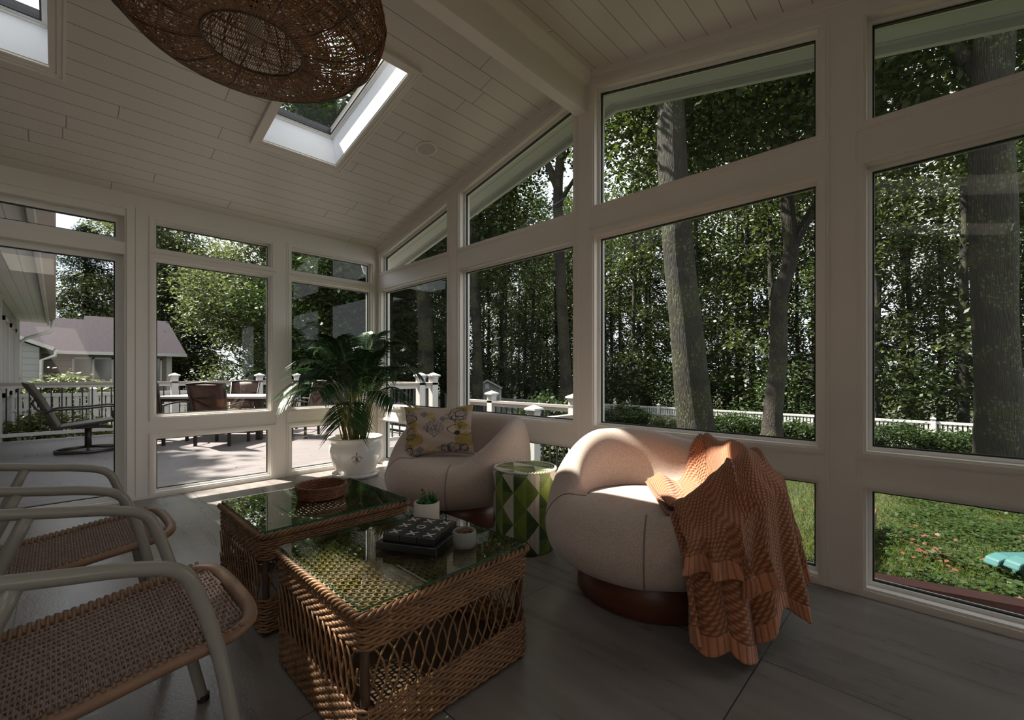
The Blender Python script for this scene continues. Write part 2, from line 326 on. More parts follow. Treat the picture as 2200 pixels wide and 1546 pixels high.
# green / ivory woven stool: triangles
def stoolmat():
    m, t, p = newmat('stool_weave'); N = t.nodes.new; L = t.links.new
    uv = N('ShaderNodeUVMap'); s = N('ShaderNodeSeparateXYZ'); L(uv.outputs[0], s.inputs[0]); U, V = s.outputs[0], s.outputs[1]
    fu, fv = M_(t, 'FRACT', U), M_(t, 'FRACT', V); iu, iv = M_(t, 'FLOOR', U), M_(t, 'FLOOR', V)
    par = M_(t, 'MODULO', M_(t, 'ADD', iu, iv), 2.0)
    d1 = M_(t, 'GREATER_THAN', fu, fv); d2 = M_(t, 'GREATER_THAN', M_(t, 'ADD', fu, fv), 1.0)
    tri = M_(t, 'ADD', M_(t, 'MULTIPLY', d1, par), M_(t, 'MULTIPLY', d2, M_(t, 'SUBTRACT', 1.0, par)))
    wn = N('ShaderNodeTexWhiteNoise'); wn.noise_dimensions = '3D'; cb = N('ShaderNodeCombineXYZ'); L(iu, cb.inputs[0]); L(iv, cb.inputs[1]); L(tri, cb.inputs[2]); L(cb.outputs[0], wn.inputs['Vector'])
    def mix(a, b, f):
        x = N('ShaderNodeMix'); x.data_type = 'RGBA'
        for i, q in ((6, a), (7, b)):
            if isinstance(q, tuple): x.inputs[i].default_value = (*q, 1)
            else: L(q, x.inputs[i])
        L(f, x.inputs[0]); return x.outputs[2]
    light = mix((.62, .58, .50), (.21, .29, .05), M_(t, 'GREATER_THAN', M_(t, 'MODULO', iu, 2.0), .5))
    dark = mix((.055, .10, .035), (.14, .20, .045), M_(t, 'GREATER_THAN', wn.outputs['Value'], .45))
    c = mix(dark, light, tri)
    st = M_(t, 'ADD', M_(t, 'MULTIPLY', M_(t, 'FRACT', M_(t, 'MULTIPLY', U, 9.0)), M_(t, 'SUBTRACT', 1.0, tri)) if False else M_(t, 'MULTIPLY', M_(t, 'FRACT', M_(t, 'MULTIPLY', U, 10.0)), tri), M_(t, 'MULTIPLY', M_(t, 'FRACT', M_(t, 'MULTIPLY', V, 10.0)), M_(t, 'SUBTRACT', 1.0, tri)))
    c2 = mix(c, (.03, .06, .015), M_(t, 'MULTIPLY', M_(t, 'LESS_THAN', st, .18), .7))
    L(c2, p.inputs['Base Color']); p.inputs['Roughness'].default_value = .35
    bp = N('ShaderNodeBump'); bp.inputs['Strength'].default_value = .7; bp.inputs['Distance'].default_value = .003
    L(M_(t, 'MINIMUM', st, .5), bp.inputs['Height']); L(bp.outputs[0], p.inputs['Normal'])
stoolmat()

# ---------------------------------------------------------------- mesh helpers
class MB:
    def __init__(s): s.v = []; s.f = []; s.uv = None
    def add(s, V, F):
        k = len(s.v); s.v += [tuple(map(float, p)) for p in V]; s.f += [tuple(i+k for i in q) for q in F]; return s
    def box(s, x0, x1, y0, y1, z0, z1):
        V = [(x, y, z) for z in (z0, z1) for y in (y0, y1) for x in (x0, x1)]
        return s.add(V, [(0, 2, 3, 1), (4, 5, 7, 6), (0, 1, 5, 4), (2, 6, 7, 3), (0, 4, 6, 2), (1, 3, 7, 5)])
    def prism(s, poly, d):
        """poly: list of 3d points (planar), extruded by vector d"""
        n = len(poly); d = Vector(d)
        V = [tuple(p) for p in poly] + [tuple(Vector(p)+d) for p in poly]
        F = [tuple(range(n))[::-1], tuple(range(n, 2*n))] + [(i, (i+1) % n, n+(i+1) % n, n+i) for i in range(n)]
        return s.add(V, F)
    def beam(s, a, b, w, h, up=(0, 0, 1)):
        a, b = Vector(a), Vector(b); d = (b-a).normalized(); u = Vector(up)
        r = d.cross(u).normalized(); u = r.cross(d).normalized()
        V = []
        for p in (a, b):
            for i, j in ((-1, -1), (1, -1), (1, 1), (-1, 1)): V.append(p+r*(i*w/2)+u*(j*h/2))
        return s.add(V, [(3, 2, 1, 0), (4, 5, 6, 7), (0, 1, 5, 4), (1, 2, 6, 5), (2, 3, 7, 6), (3, 0, 4, 7)])
    def tube(s, pts, r, n=6, closed=False, cap=True, flat=1.0):
        P = [Vector(p) for p in pts]; m = len(P)
        R = r if hasattr(r, '__len__') else [r]*m
        V = []; prev = None
        for i in range(m):
            a = P[(i-1) % m] if (closed or i > 0) else P[0]; b = P[(i+1) % m] if (closed or i < m-1) else P[-1]
            d = (b-a); d = d.normalized() if d.length > 1e-9 else Vector((0, 0, 1))
            if prev is None:
                u = Vector((0, 0, 1)) if abs(d.z) < .9 else Vector((1, 0, 0))
                u = (u-d*u.dot(d)).normalized()
            else:
                u = prev-d*prev.dot(d); u = u.normalized() if u.length > 1e-6 else Vector((1, 0, 0))
            prev = u; w = d.cross(u)
            for k in range(n):
                t = 2*PI*k/n; V.append(P[i]+(u*math.cos(t)*flat+w*math.sin(t))*R[i])
        F = []
        for i in range(m if closed else m-1):
            j = (i+1) % m
            for k in range(n): F.append((i*n+k, i*n+(k+1) % n, j*n+(k+1) % n, j*n+k))
        if cap and not closed: F += [tuple(range(n))[::-1], tuple((m-1)*n+k for k in range(n))]
        return s.add(V, F)
    def lathe(s, prof, c=(0, 0, 0), n=32):
        V = []; m = len(prof)
        for r, z in prof:
            for k in range(n):
                t = 2*PI*k/n; V.append((c[0]+r*math.cos(t), c[1]+r*math.sin(t), c[2]+z))
        F = [(i*n+k, i*n+(k+1) % n, (i+1)*n+(k+1) % n, (i+1)*n+k) for i in range(m-1) for k in range(n)]
        if prof[0][0] > 1e-4: F.append(tuple(range(n))[::-1])
        if prof[-1][0] > 1e-4: F.append(tuple((m-1)*n+k for k in range(n)))
        return s.add(V, F)
    def grid(s, fn, nu, nv, closeu=False):
        V = [fn(i, j) for j in range(nv) for i in range(nu)]
        F = [(j*nu+i, j*nu+(i+1) % nu, (j+1)*nu+(i+1) % nu, (j+1)*nu+i) for j in range(nv-1) for i in range(nu if closeu else nu-1)]
        return s.add(V, F)
    def build(s, name, m, parent=None, smooth=False, uv=None, bevel=0):
        me = bpy.data.meshes.new(name); me.from_pydata(s.v, [], s.f); me.update()
        if isinstance(m, str): m = [m]
        for q in m: me.materials.append(MATS[q])
        if smooth: me.polygons.foreach_set('use_smooth', [True]*len(me.polygons))
        if uv:
            l = me.uv_layers.new(name='UVMap')
            for lp in me.loops: l.data[lp.index].uv = uv[lp.vertex_index]
        o = bpy.data.objects.new(name, me); COL.objects.link(o)
        if parent: o.parent = parent
        if bevel:
            b = o.modifiers.new('b', 'BEVEL'); b.width = bevel; b.segments = 2; b.limit_method = 'ANGLE'
        return o
def npmesh(name, V, F, m, parent=None, smooth=False):
    """V (n,3) array, F (k,4) array"""
    me = bpy.data.meshes.new(name); n, k = len(V), len(F); w = F.shape[1]
    me.vertices.add(n); me.vertices.foreach_set('co', V.astype(np.float32).ravel())
    me.loops.add(k*w); me.loops.foreach_set('vertex_index', F.astype(np.int32).ravel())
    me.polygons.add(k); me.polygons.foreach_set('loop_start', np.arange(0, k*w, w, dtype=np.int32))
    try: me.polygons.foreach_set('loop_total', np.full(k, w, dtype=np.int32))
    except Exception: pass
    me.materials.append(MATS[m]); me.update(); me.validate()
    if smooth: me.polygons.foreach_set('use_smooth', [True]*k)
    o = bpy.data.objects.new(name, me); COL.objects.link(o)
    if parent: o.parent = parent
    return o
def tag(o, label=None, cat=None, group=None, kind=None):
    if label: o['label'] = label
    if cat: o['category'] = cat
    if group: o['group'] = group
    if kind: o['kind'] = kind
    return o
def thing(name, label, cat, loc=(0, 0, 0), rz=0, group=None):
    o = bpy.data.objects.new(name, None); COL.objects.link(o); o.location = loc; o.rotation_euler = (0, 0, rz)
    return tag(o, label, cat, group)
def struct(o, label=None): return tag(o, label, kind='structure')
def copy_tree(o, parent=None):
    c = o.copy(); COL.objects.link(c); c.parent = parent
    for ch in list(o.children): copy_tree(ch, c)
    return c
def shift(o, d):
    o.data.transform(Matrix.Translation(d)); return o

def leaves(n, centers, spread, size, flat=.5, droop=0.0, aspect=.6, r=rng):
    """n leaf rhombi gathered round cluster centres -> V, F arrays"""
    c = centers[r.integers(0, len(centers), n)]
    p = c + r.normal(0, 1, (n, 3))*spread
    nrm = r.normal(0, 1, (n, 3)); nrm[:, 2] = np.abs(nrm[:, 2])+flat*2; nrm /= np.linalg.norm(nrm, axis=1)[:, None]
    a = r.normal(0, 1, (n, 3)); a[:, 2] -= droop; a -= nrm*(a*nrm).sum(1)[:, None]; a /= np.linalg.norm(a, axis=1)[:, None]
    b = np.cross(nrm, a); sz = size*(.6+.8*r.random(n))[:, None]
    V = np.stack([p, p+a*sz*.45+b*sz*aspect*.5, p+a*sz, p+a*sz*.45-b*sz*aspect*.5], 1).reshape(-1, 3)
    F = np.arange(4*n).reshape(-1, 4)
    return V, F
def blob_centers(n, c, R, r=rng, shell=.55):
    d = r.normal(0, 1, (n, 3)); d /= np.linalg.norm(d, axis=1)[:, None]
    rad = (shell+(1-shell)*r.random(n))[:, None]
    return np.array(c)+d*rad*np.array(R)
# ================================================================ ROOM
XB, YA, SL = 2.538, 4.584, .229
ZE = 2.425; YR = 1.74; ZR = ZE+SL*(YA-YR)
CS = 1/math.sqrt(1+SL*SL); SN = SL*CS
def czL(y): return ZE+SL*(YA-y)
def czR(y): return ZR-SL*(YR-y)
XW, YS = -2.4, -1.15
f = MB().box(XW, XB+.12, YS, YA+.12, -.12, 0).build('floor', 'floor_tile'); struct(f)

# --- ceilings (local y runs up the slope)
ML = Matrix(((-1, 0, 0, 0), (0, -CS, SN, YA), (0, SN, CS, ZE), (0, 0, 0, 1)))
b = MB(); S = (YA-YR+.02)/CS; T = .26
H1 = (1.016, 1.566); H2 = (-.57, -.018); H3 = (-2.16, -1.61); s0, s1 = (YA-3.483)/CS, (YA-2.416)/CS
def lb(x0, x1, a, c): b.box(-x1, -x0, a, c, 0, T)
lb(XW, H3[0], 0, S); lb(H3[1], H2[0], 0, S); lb(H2[1], H1[0], 0, S); lb(H1[1], XB, 0, S)
for h in (H1, H2, H3): lb(h[0], h[1], 0, s0); lb(h[0], h[1], s1, S)
MATS['ceiling_board'].node_tree  # grooves measured on the slope
o = b.build('ceiling', 'ceiling_board'); o.matrix_world = ML; struct(o)
MR = Matrix(((1, 0, 0, 0), (0, CS, -SN, YS), (0, SN, CS, czR(YS)), (0, 0, 0, 1)))
b = MB(); SR = (YR-YS)/CS
for x0, x1 in ((XW, -2.16), (-1.61, -.57), (-.018, XB)): b.box(x0, x1, 0, SR, 0, T)
for x0, x1 in ((-2.16, -1.61), (-.57, -.018)): b.box(x0, x1, 0, .6, 0, T); b.box(x0, x1, 1.7, SR, 0, T)
o = b.build('ceiling', 'ceiling_board'); o.matrix_world = MR; struct(o)

o = MB().box(XW, XB, YR, YR+.085, 2.803, 3.12).build('ceiling_beam', 'white_paint', bevel=.004); struct(o)
b = MB(); b.prism([(XW, YR, 2.985), (XW, YR-.012, 2.985), (XW, YR-.05, 3.045), (XW, YR-.05, 3.10), (XW, YR, 3.10)], (XB-XW, 0, 0))
struct(b.build('trim_1', 'white_paint'))

# --- left wall (y = YA), openings given as x0,x1,z0,z1
PD = .11
b = MB(); Y0, Y1 = YA, YA+PD
for x0, x1 in ((XW, -1.5), (.371, .548), (1.44, 1.605), (2.478, XB)): b.box(x0, x1, Y0, Y1, 0, ZE)
b.box(-1.5, .371, Y0, Y1, 1.94, 2.033); b.box(-1.5, .371, Y0, Y1, 2.243, ZE)
for x0, x1 in ((.548, 1.44), (1.605, 2.478)):
    b.box(x0, x1, Y0, Y1, 0, .03); b.box(x0, x1, Y0, Y1, .494, .644); b.box(x0, x1, Y0, Y1, 1.95, 2.012); b.box(x0, x1, Y0, Y1, 2.254, ZE)
struct(b.build('wall_left', 'white_paint'))
# --- right wall (x = XB)
WB = [(4.517, 3.288), (3.117, 1.845), (1.687, .405), (.242, -.98)]
b = MB(); X0, X1 = XB, XB+.12
def top(y): return (czL(y) if y > YR else czR(y))
def slab(y1, y0, z0f, z1f): b.prism([(X0, y1, z0f(y1)), (X0, y0, z0f(y0)), (X0, y0, z1f(y0)), (X0, y1, z1f(y1))], (X1-X0, 0, 0))
def Z(v): return lambda y: v
for y1, y0 in ((YA+PD, 4.517), (3.288, 3.117), (.405, .242), (-.98, YS)): slab(y1, y0, Z(0), top)
b.prism([(X0, 1.845, 0), (X0, 1.687, 0), (X0, 1.687, czR(1.687)), (X0, YR, ZR), (X0, 1.845, czL(1.845))], (X1-X0, 0, 0))
for y1, y0 in WB:
    slab(y1, y0, Z(0), Z(.03)); slab(y1, y0, Z(.494), Z(.644)); slab(y1, y0, Z(1.95), Z(2.135))
    slab(y1, y0, lambda y: top(y)-.108, top)
struct(b.build('wall_right', 'white_paint'))
b = MB(); b.box(-1.3, XB+.12, YS-.12, YS, 0, 2.5); b.box(XW, -2.15, YS-.12, YS, 0, 2.5); b.box(-2.15, -1.3, YS-.12, YS, 2.05, 2.5)  # doorway gap added out of view to let daylight in
struct(b.build('wall_back', 'off_wall'))
b = MB(); b.prism([(XW-.12, YS, 0), (XW-.12, YA+PD, 0), (XW-.12, YA+PD, ZE+.02), (XW-.12, YR, ZR+.02), (XW-.12, YS, czR(YS)+.02)], (.12, 0, 0))
struct(b.build('wall_near', 'off_wall'))

def inset(P, d):
    """inset a convex 2d polygon (counter-clockwise) by d"""
    n = len(P); out = []
    L = []
    for i in range(n):
        a, c = P[i], P[(i+1) % n]; dx, dy = c[0]-a[0], c[1]-a[1]; l = math.hypot(dx, dy); nx, ny = -dy/l, dx/l
        L.append((a[0]+nx*d, a[1]+ny*d, dx, dy))
    for i in range(n):
        x1, y1, dx1, dy1 = L[i-1]; x2, y2, dx2, dy2 = L[i]
        den = dx1*dy2-dy1*dx2; t = ((x2-x1)*dy2-(y2-y1)*dx2)/den; out.append((x1+t*dx1, y1+t*dy1))
    return out
WIN = [0]
def window(P, side, frame=.026, casing=True, label=None, dep=(.045, .10), name=None):
    """P: ccw polygon in (h, z), h = x on the left wall, -y on the right wall"""
    def w3(p, d): return (p[0], YA+d, p[1]) if side == 'L' else (XB+d, -p[0], p[1])
    def ring(b, A, B, d0, d1):
        n = len(A)
        for i in range(n):
            j = (i+1) % n; q = [w3(A[i], d0), w3(A[j], d0), w3(B[j], d0), w3(B[i], d0)]; v = Vector(w3((0, 0), d1))-Vector(w3((0, 0), d0)); b.prism(q, v)
    WIN[0] += 1
    I1 = inset(P, frame); I2 = inset(P, frame+.007)
    b = MB(); ring(b, P, I1, *dep); o = b.build(name or 'window_%d' % WIN[0], 'white_vinyl'); struct(o, label)
    b = MB(); ring(b, I1, I2, dep[0]+.012, dep[0]+.03); b.build('gasket', 'black_gasket', o)
    m = dep[0]+.022
    q = [w3(p, m) for p in inset(P, frame-.002)]
    b = MB(); b.add(q, [tuple(range(len(q)))]); g = b.build('pane', 'window_glass', o); g['label'] = 'clear glass pane'
    if casing:
        b = MB(); O = inset(P, -.022); O2 = inset(P, -.030); ring(b, O, P, -.010, .002); ring(b, O2, O, -.005, .002); ring(b, P, inset(P, .010), -.0, .045)
        b.build('casing', 'white_paint', o)
    return o
def rect(a, b_, z0, z1): return [(a, z0), (b_, z0), (b_, z1), (a, z1)]
for x0, x1 in ((.548, 1.44), (1.605, 2.478)):
    window(rect(x0, x1, .03, .494), 'L'); window(rect(x0, x1, .644, 1.95), 'L'); window(rect(x0, x1, 2.012, 2.254), 'L')
for y1, y0 in WB:
    window(rect(-y1, -y0, .03, .494), 'R'); window(rect(-y1, -y0, .644, 1.95), 'R')
    t1, t0 = top(y1)-.108, top(y0)-.108
    window([(-y1, 2.135), (-y0, 2.135), (-y0, t0), (-y1, t1)], 'R')
window(rect(-1.5, .371, 2.033, 2.243), 'L', .045, False, dep=(.07, .11))
d = window(rect(-1.5, .371, .0, 1.94), 'L', .048, False, dep=(.07, .11), name='door_1')
b = MB().box(-.60, -.54, YA+.06, YA+.10, .04, 1.9).build('stile', 'white_vinyl', d)
# flat trims: base line and post edges
b = MB()
b.box(XW, XB, YA-.012, YA, 0, .022)
for x in (.371-.0, .548+.022, 1.44-.022, 1.605+.022): pass
struct(b.build('baseboard_left', 'white_paint'))
b = MB(); b.box(XB-.012, XB, YS, YA, 0, .022); struct(b.build('baseboard_right', 'white_paint'))
b = MB(); b.box(.385, .398, YA-.012, YA, .022, 2.30); b.box(XW, .398, YA-.012, YA, 2.30, 2.313)
for x in (.44, 1.47, 1.57, 2.50): b.box(x, x+.012, YA-.006, YA, .022, 2.32 if x < .5 else 2.30)
struct(b.build('trim_2', 'white_paint'))
b = MB()
for y in (3.25, 3.15, 1.81, 1.71, .37, .27): b.prism([(XB-.006, y, .022), (XB-.006, y+.012, .022), (XB-.006, y+.012, top(y)-.10), (XB-.006, y, top(y)-.10)], (.006, 0, 0))
# crown strip under the slopes
for ya, yb, fz in ((YA, YR+.09, czL), (YR, YS, czR)):
    b.prism([(XB-.014, ya, fz(ya)-.035), (XB-.014, yb, fz(yb)-.035), (XB-.014, yb, fz(yb)), (XB-.014, ya, fz(ya))], (.014, 0, 0))
struct(b.build('trim_3', 'white_paint'))

# --- skylights
def skylight(h, label):
    x0, x1 = h; ringm = lambda b, a, z0, z1, o_=0: None
    e = .0
    b = MB()   # inner shaft lining
    for q in ((-x1, -x1+.012, s0, s1), (-x0-.012, -x0, s0, s1), (-x1, -x0, s0, s0+.012), (-x1, -x0, s1-.012, s1)): b.box(*q, .0, .262)
    WIN[0] += 1
    o = b.build('window_%d' % WIN[0], 'shaft_white'); o.matrix_world = ML; struct(o, label)
    b = MB()   # casing moulding on the ceiling, two steps
    def rg(b, g, w, z0, z1):
        X0_, X1_, A, B = -x1-g, -x0+g, s0-g, s1+g
        b.box(X0_-w, X0_, A-w, B+w, z0, z1); b.box(X1_, X1_+w, A-w, B+w, z0, z1); b.box(X0_, X1_, A-w, A, z0, z1); b.box(X0_, X1_, B, B+w, z0, z1)
    rg(b, -.008, .028, -.012, .002); rg(b, .020, .022, -.018, .002); rg(b, .042, .012, -.024, .002)
    c = b.build('casing', 'white_paint', o)
    b = MB()
    rg(b, -.036, .028, .235, .262); rg(b, -.020, .012, .222, .236)
    b.build('sash', 'white_vinyl', o)
    b = MB(); rg(b, -.044, .010, .238, .258); b.build('gasket', 'black_gasket', o)
    b = MB(); b.add([(-x1+.035, s0+.035, .25), (-x0-.035, s0+.035, .25), (-x0-.035, s1-.035, .25), (-x1+.035, s1-.035, .25)], [(0, 1, 2, 3)])
    g = b.build('pane', 'window_glass', o)
    b = MB(); rg(b, -.03, .07, .262, .31); b.build('curb', 'baluster_black', o)
skylight(H1, 'skylight behind the rattan pendant lamp'); skylight(H2, 'skylight at the upper left corner of the ceiling')
skylight(H3, 'added skylight over the glass door, left of the frame')  # added outside the view to bring in more daylight
for x0, x1 in ((-2.16, -1.61), (-.57, -.018)):
    WIN[0] += 1; b = MB().add([(x0, .6, .25), (x1, .6, .25), (x1, 1.7, .25), (x0, 1.7, .25)], [(0, 1, 2, 3)]); o = b.build('window_%d' % WIN[0], 'window_glass'); o.matrix_world = MR; struct(o, 'added skylight pane on the slope behind the camera')  # unseen roof openings added to brighten the room
# recessed round speaker
t = tag(MB().lathe([(.088, 0), (.088, -.006), (.080, -.011), (.070, -.010), (.066, -.004), (.066, 0)], n=40).build('ceiling_speaker', 'white_vinyl', smooth=True),
        'round white flush speaker set in the white board ceiling', 'speaker')
MB().lathe([(0.0001, -.006), (.066, -.006), (.066, -.003)], n=40).build('grille', 'speaker_grille', t)
t.matrix_world = ML @ Matrix.Translation((-2.055, (YA-2.938)/CS, 0))

# --- roof overhang seen through the glass
b = MB()
for (ya, yb, fz) in ((YA+.38, YR, czL), (YR, YS-.3, czR)):
    b.prism([(XB+.12, ya, fz(ya)-.06), (XB+.12, yb, fz(yb)-.06), (XB+.12, yb, fz(yb)-.03), (XB+.12, ya, fz(ya)-.03)], (.26, 0, 0))
    b.prism([(XB+.38, ya, fz(ya)-.10), (XB+.38, yb, fz(yb)-.10), (XB+.38, yb, fz(yb)+.12), (XB+.38, ya, fz(ya)+.12)], (.03, 0, 0))
o = b.build('roof_soffit', 'soffit_board'); struct(o)
b = MB()
b.prism([(XW-.3, YA+PD, ZE-.02), (XW-.3, YA+.34, ZE-.04), (XW-.3, YA+.34, ZE-.0), (XW-.3, YA+PD, ZE+.02)], (XB-XW+.6, 0, 0))
struct(b.build('eave_soffit', 'soffit_board'))
b = MB()   # roof skin over the overhangs
for (ya, yb, fz) in ((YA+.40, YR, czL), (YR, YS-.3, czR)):
    b.prism([(XB+.0, ya, fz(ya)+.27), (XB+.0, yb, fz(yb)+.27), (XB+.0, yb, fz(yb)+.29), (XB+.0, ya, fz(ya)+.29)], (.42, 0, 0))
b.prism([(XW-.3, YA, czL(YA)+.27), (XW-.3, YA+.40, czL(YA+.40)+.27), (XW-.3, YA+.40, czL(YA+.40)+.29), (XW-.3, YA, czL(YA)+.29)], (XB-XW+.7, 0, 0))
struct(b.build('roof_edge', 'roof_shingle'))
t = MB().tube([(2.60, 5.02, ZE-.03), (2.60, 5.01, ZE-.10), (2.58, 4.92, ZE-.20), (2.62, 4.80, ZE-.30), (2.72, 4.76, ZE-.40), (2.74, 4.76, -.05)], .035, 8).build('downspout', 'trim_white', smooth=True)
tag(t, 'white rain downspout elbow outside the corner window', 'downspout')
tag(MB().prism([(XW, YA+.38, ZE+.05), (XW, YA+.48, ZE+.05), (XW, YA+.48, ZE-.02), (XW, YA+.38, ZE-.04)], (XB-XW+.4, 0, 0)).build('rain_gutter', 'trim_white'), 'white rain gutter along the sunroom eave', 'gutter')
# ================================================================ FURNITURE
def crom(P, n):
    """catmull-rom through 2d/3d points, n samples per span"""
    P = [Vector(p) for p in P]; Q = [P[0]*2-P[1]]+P+[P[-1]*2-P[-2]]; out = []
    for i in range(1, len(Q)-2):
        for k in range(n):
            t = k/n; a, b_, c, d_ = Q[i-1], Q[i], Q[i+1], Q[i+2]
            out.append(.5*((2*b_)+(-a+c)*t+(2*a-5*b_+4*c-d_)*t*t+(-a+3*b_-3*c+d_)*t**3))
    out.append(Q[-2].copy()); return out
def smooth01(x): x = max(0, min(1, x)); return x*x*(3-2*x)

# ---- tub chairs
PF = [(0, .425), (.12, .427), (.22, .428), (.30, .427), (.36, .421), (.41, .408), (.45, .385), (.487, .335), (.50, .275), (.475, .205), (.41, .165), (.31, .152), (0, .152)]
PB = [(0, .425), (.12, .424), (.22, .418), (.285, .405), (.315, .47), (.335, .60), (.375, .675), (.432, .692), (.485, .62), (.51, .42), (.485, .25), (.41, .17), (0, .152)]
def armh(t):
    a = abs(math.degrees(t)); return smooth01((a-24)/86.0)**.85
DROP = [0]
def chair_profile(t, n=5):
    d_ = math.degrees(t); w_ = smooth01((d_-60)/90) if d_ > 0 else 1-smooth01((d_+180)/45)
    a = armh(t)*(1-DROP[0]*w_); g = smooth01((abs(math.degrees(t))-28)/30.0)
    pts = []
    for i, ((r1, z1), (r2, z2)) in enumerate(zip(PF, PB)):
        w = g if i in (3, 4) else a
        # radii move quickly to the arm shape, heights follow the arm height
        pts.append((r1+(r2-r1)*(g if i < 9 else a), z1+(z2-z1)*a, 0))
    return [(p.x, p.y) for p in crom([(x, y, 0) for x, y, _ in pts], n)]
def chair_surf(t, k, out=0.0):
    """point on the chair surface, k in 0..1 along the profile, pushed out by 'out' """
    pr = chair_profile(t, 6); f_ = k*(len(pr)-1); i = min(int(f_), len(pr)-2); u = f_-i
    r = pr[i][0]*(1-u)+pr[i+1][0]*u; z = pr[i][1]*(1-u)+pr[i+1][1]*u
    dr, dz = pr[i+1][0]-pr[i][0], pr[i+1][1]-pr[i][1]; l = math.hypot(dr, dz) or 1

    nx, nz_ = -dz/l, dr/l          # left normal of travel: inside->up->outside means up/out is +
    return r+nx*out, z+nz_*out
def tub_chair(loc, rz, label):
    t = thing('tub_chair', label, 'armchair', loc, rz, 'linen tub chairs')
    n = 128; ths = [2*PI*i/n-PI for i in range(n)]; prs = [chair_profile(a) for a in ths]; m = len(prs[0])
    b = MB(); b.grid(lambda i, j: (prs[i][j][0]*math.cos(ths[i]), prs[i][j][0]*math.sin(ths[i]), prs[i][j][1]), n, m, True)
    b.build('shell', 'linen', t, True)
    for s in (-1, 1):
        a = math.radians(31 if s > 0 else -40); pr = chair_profile(a, 8)
        pts = [(r*math.cos(a), r*math.sin(a), z) for r, z in pr if r > .30]
        MB().tube(pts, .0035, 5).build('seam', 'seam', t, True)
    pts = []
    for i in range(-52, 53):
        a = math.radians(180+i*2.55); a0 = (a+PI) % (2*PI)-PI; pr = chair_profile(a0, 6); q = pr[int(len(pr)*3/12)]; pts.append((q[0]*math.cos(a), q[0]*math.sin(a), q[1]+.002))
    MB().tube(pts, .004, 5).build('piping', 'seam', t, True)
    MB().lathe([(.33, 0.0), (.34, .006), (.34, .175), (.30, .18)], n=56).build('base', 'walnut', t, True)['label'] = 'round walnut plinth'
    return t
C2 = (1.955, .98); C2R = math.radians(173)
tub_chair((1.97, 2.43, 0), math.radians(191), 'beige linen tub chair with the printed throw cushion, left of the green stool')
DROP[0] = .14
tub_chair((C2[0], C2[1], 0), C2R, 'beige linen tub chair in a patch of sun under the orange knitted throw')

# ---- printed cushion
def pillow(w, h, d, name, m, nu=40, nv=32):
    b = MB(); V = []; F = []; UV = []
    for side in (1, -1):
        for j in range(nv+1):
            for i in range(nu+1):
                u, v = i/nu*2-1, j/nv*2-1
                k = (max(0, 1-abs(u)**2.4)*max(0, 1-abs(v)**2.4))**.5
                px = 1-.10*(1-abs(v)**2)*abs(u)**3*.9; py = 1-.12*(1-abs(u)**2)*abs(v)**3
                wr = .006*math.sin(u*9+v*5)*math.sin(v*7-u*3)*k
                V.append((u*w/2*px, side*(d/2*k+.004)+wr, v*h/2*py)); UV.append((i/nu, j/nv))
    n1 = (nu+1)*(nv+1)
    for s in (0, 1):
        for j in range(nv):
            for i in range(nu):
                q = (s*n1+j*(nu+1)+i, s*n1+j*(nu+1)+i+1, s*n1+(j+1)*(nu+1)+i+1, s*n1+(j+1)*(nu+1)+i); F.append(q if s else q[::-1])
    for i in range(nu):
        for j in (0, nv): a = j*(nu+1)+i; F.append((a, a+1, n1+a+1, n1+a))
    for j in range(nv):
        for i in (0, nu): a = j*(nu+1)+i; F.append((a, a+nu+1, n1+a+nu+1, n1+a))
    b.v, b.f = V, F
    return b.build(name, m, smooth=True, uv=UV)
o = pillow(.50, .37, .13, 'throw_cushion', 'cushion_print')
o.rotation_euler = (math.radians(-20), math.radians(-2), math.radians(-42)); o.location = (1.90, 2.56, .60)
tag(o, 'square throw cushion printed with mustard blooms and black scrolls on the tub chair', 'cushion')

# ---- green stool
t = thing('woven_stool', 'round drum stool woven in green and ivory triangles between the two tub chairs', 'stool', (1.915, 1.745, 0))
R, Hs = .185, .455
prof = [(R-.012, 0), (R, .02), (R, .10), (R, .20), (R, .30), (R, .40), (R+.003, .44), (R-.01, .455)]
b = MB(); n = 64; V = []; UV = []
for r, z in prof:
    for k in range(n+1): a = 2*PI*k/n; V.append((r*math.cos(a), r*math.sin(a), z)); UV.append((16*k/n+.001, z/.0875))
F = [(i*(n+1)+k, i*(n+1)+k+1, (i+1)*(n+1)+k+1, (i+1)*(n+1)+k) for i in range(len(prof)-1) for k in range(n)]
b.v, b.f = V, F; b.build('drum', 'stool_weave', t, True, UV)
b = MB(); V = []; UV = []
for r in (0.0, .06, .12, .165, .176): 
    for k in range(n): a = 2*PI*k/n; V.append((r*math.cos(a), r*math.sin(a), .457 if r < .17 else .452)); UV.append((r*math.cos(a)/.085+20.3, r*math.sin(a)/.085+20.2))
b.v = V; b.f = [(i*n+k, i*n+(k+1) % n, (i+1)*n+(k+1) % n, (i+1)*n+k) for i in range(4) for k in range(n)]
b.build('seat_top', 'stool_weave', t, False, UV)
b = MB(); pts = []
for k in range(400): a = 2*PI*k/400; pts.append(((R-.006+.004*math.cos(a*60))*math.cos(a), (R-.006+.004*math.cos(a*60))*math.sin(a), .455+.004*math.sin(a*60)))
b.tube(pts, .005, 5, True); b.build('rim', 'pot_matte', t, True)

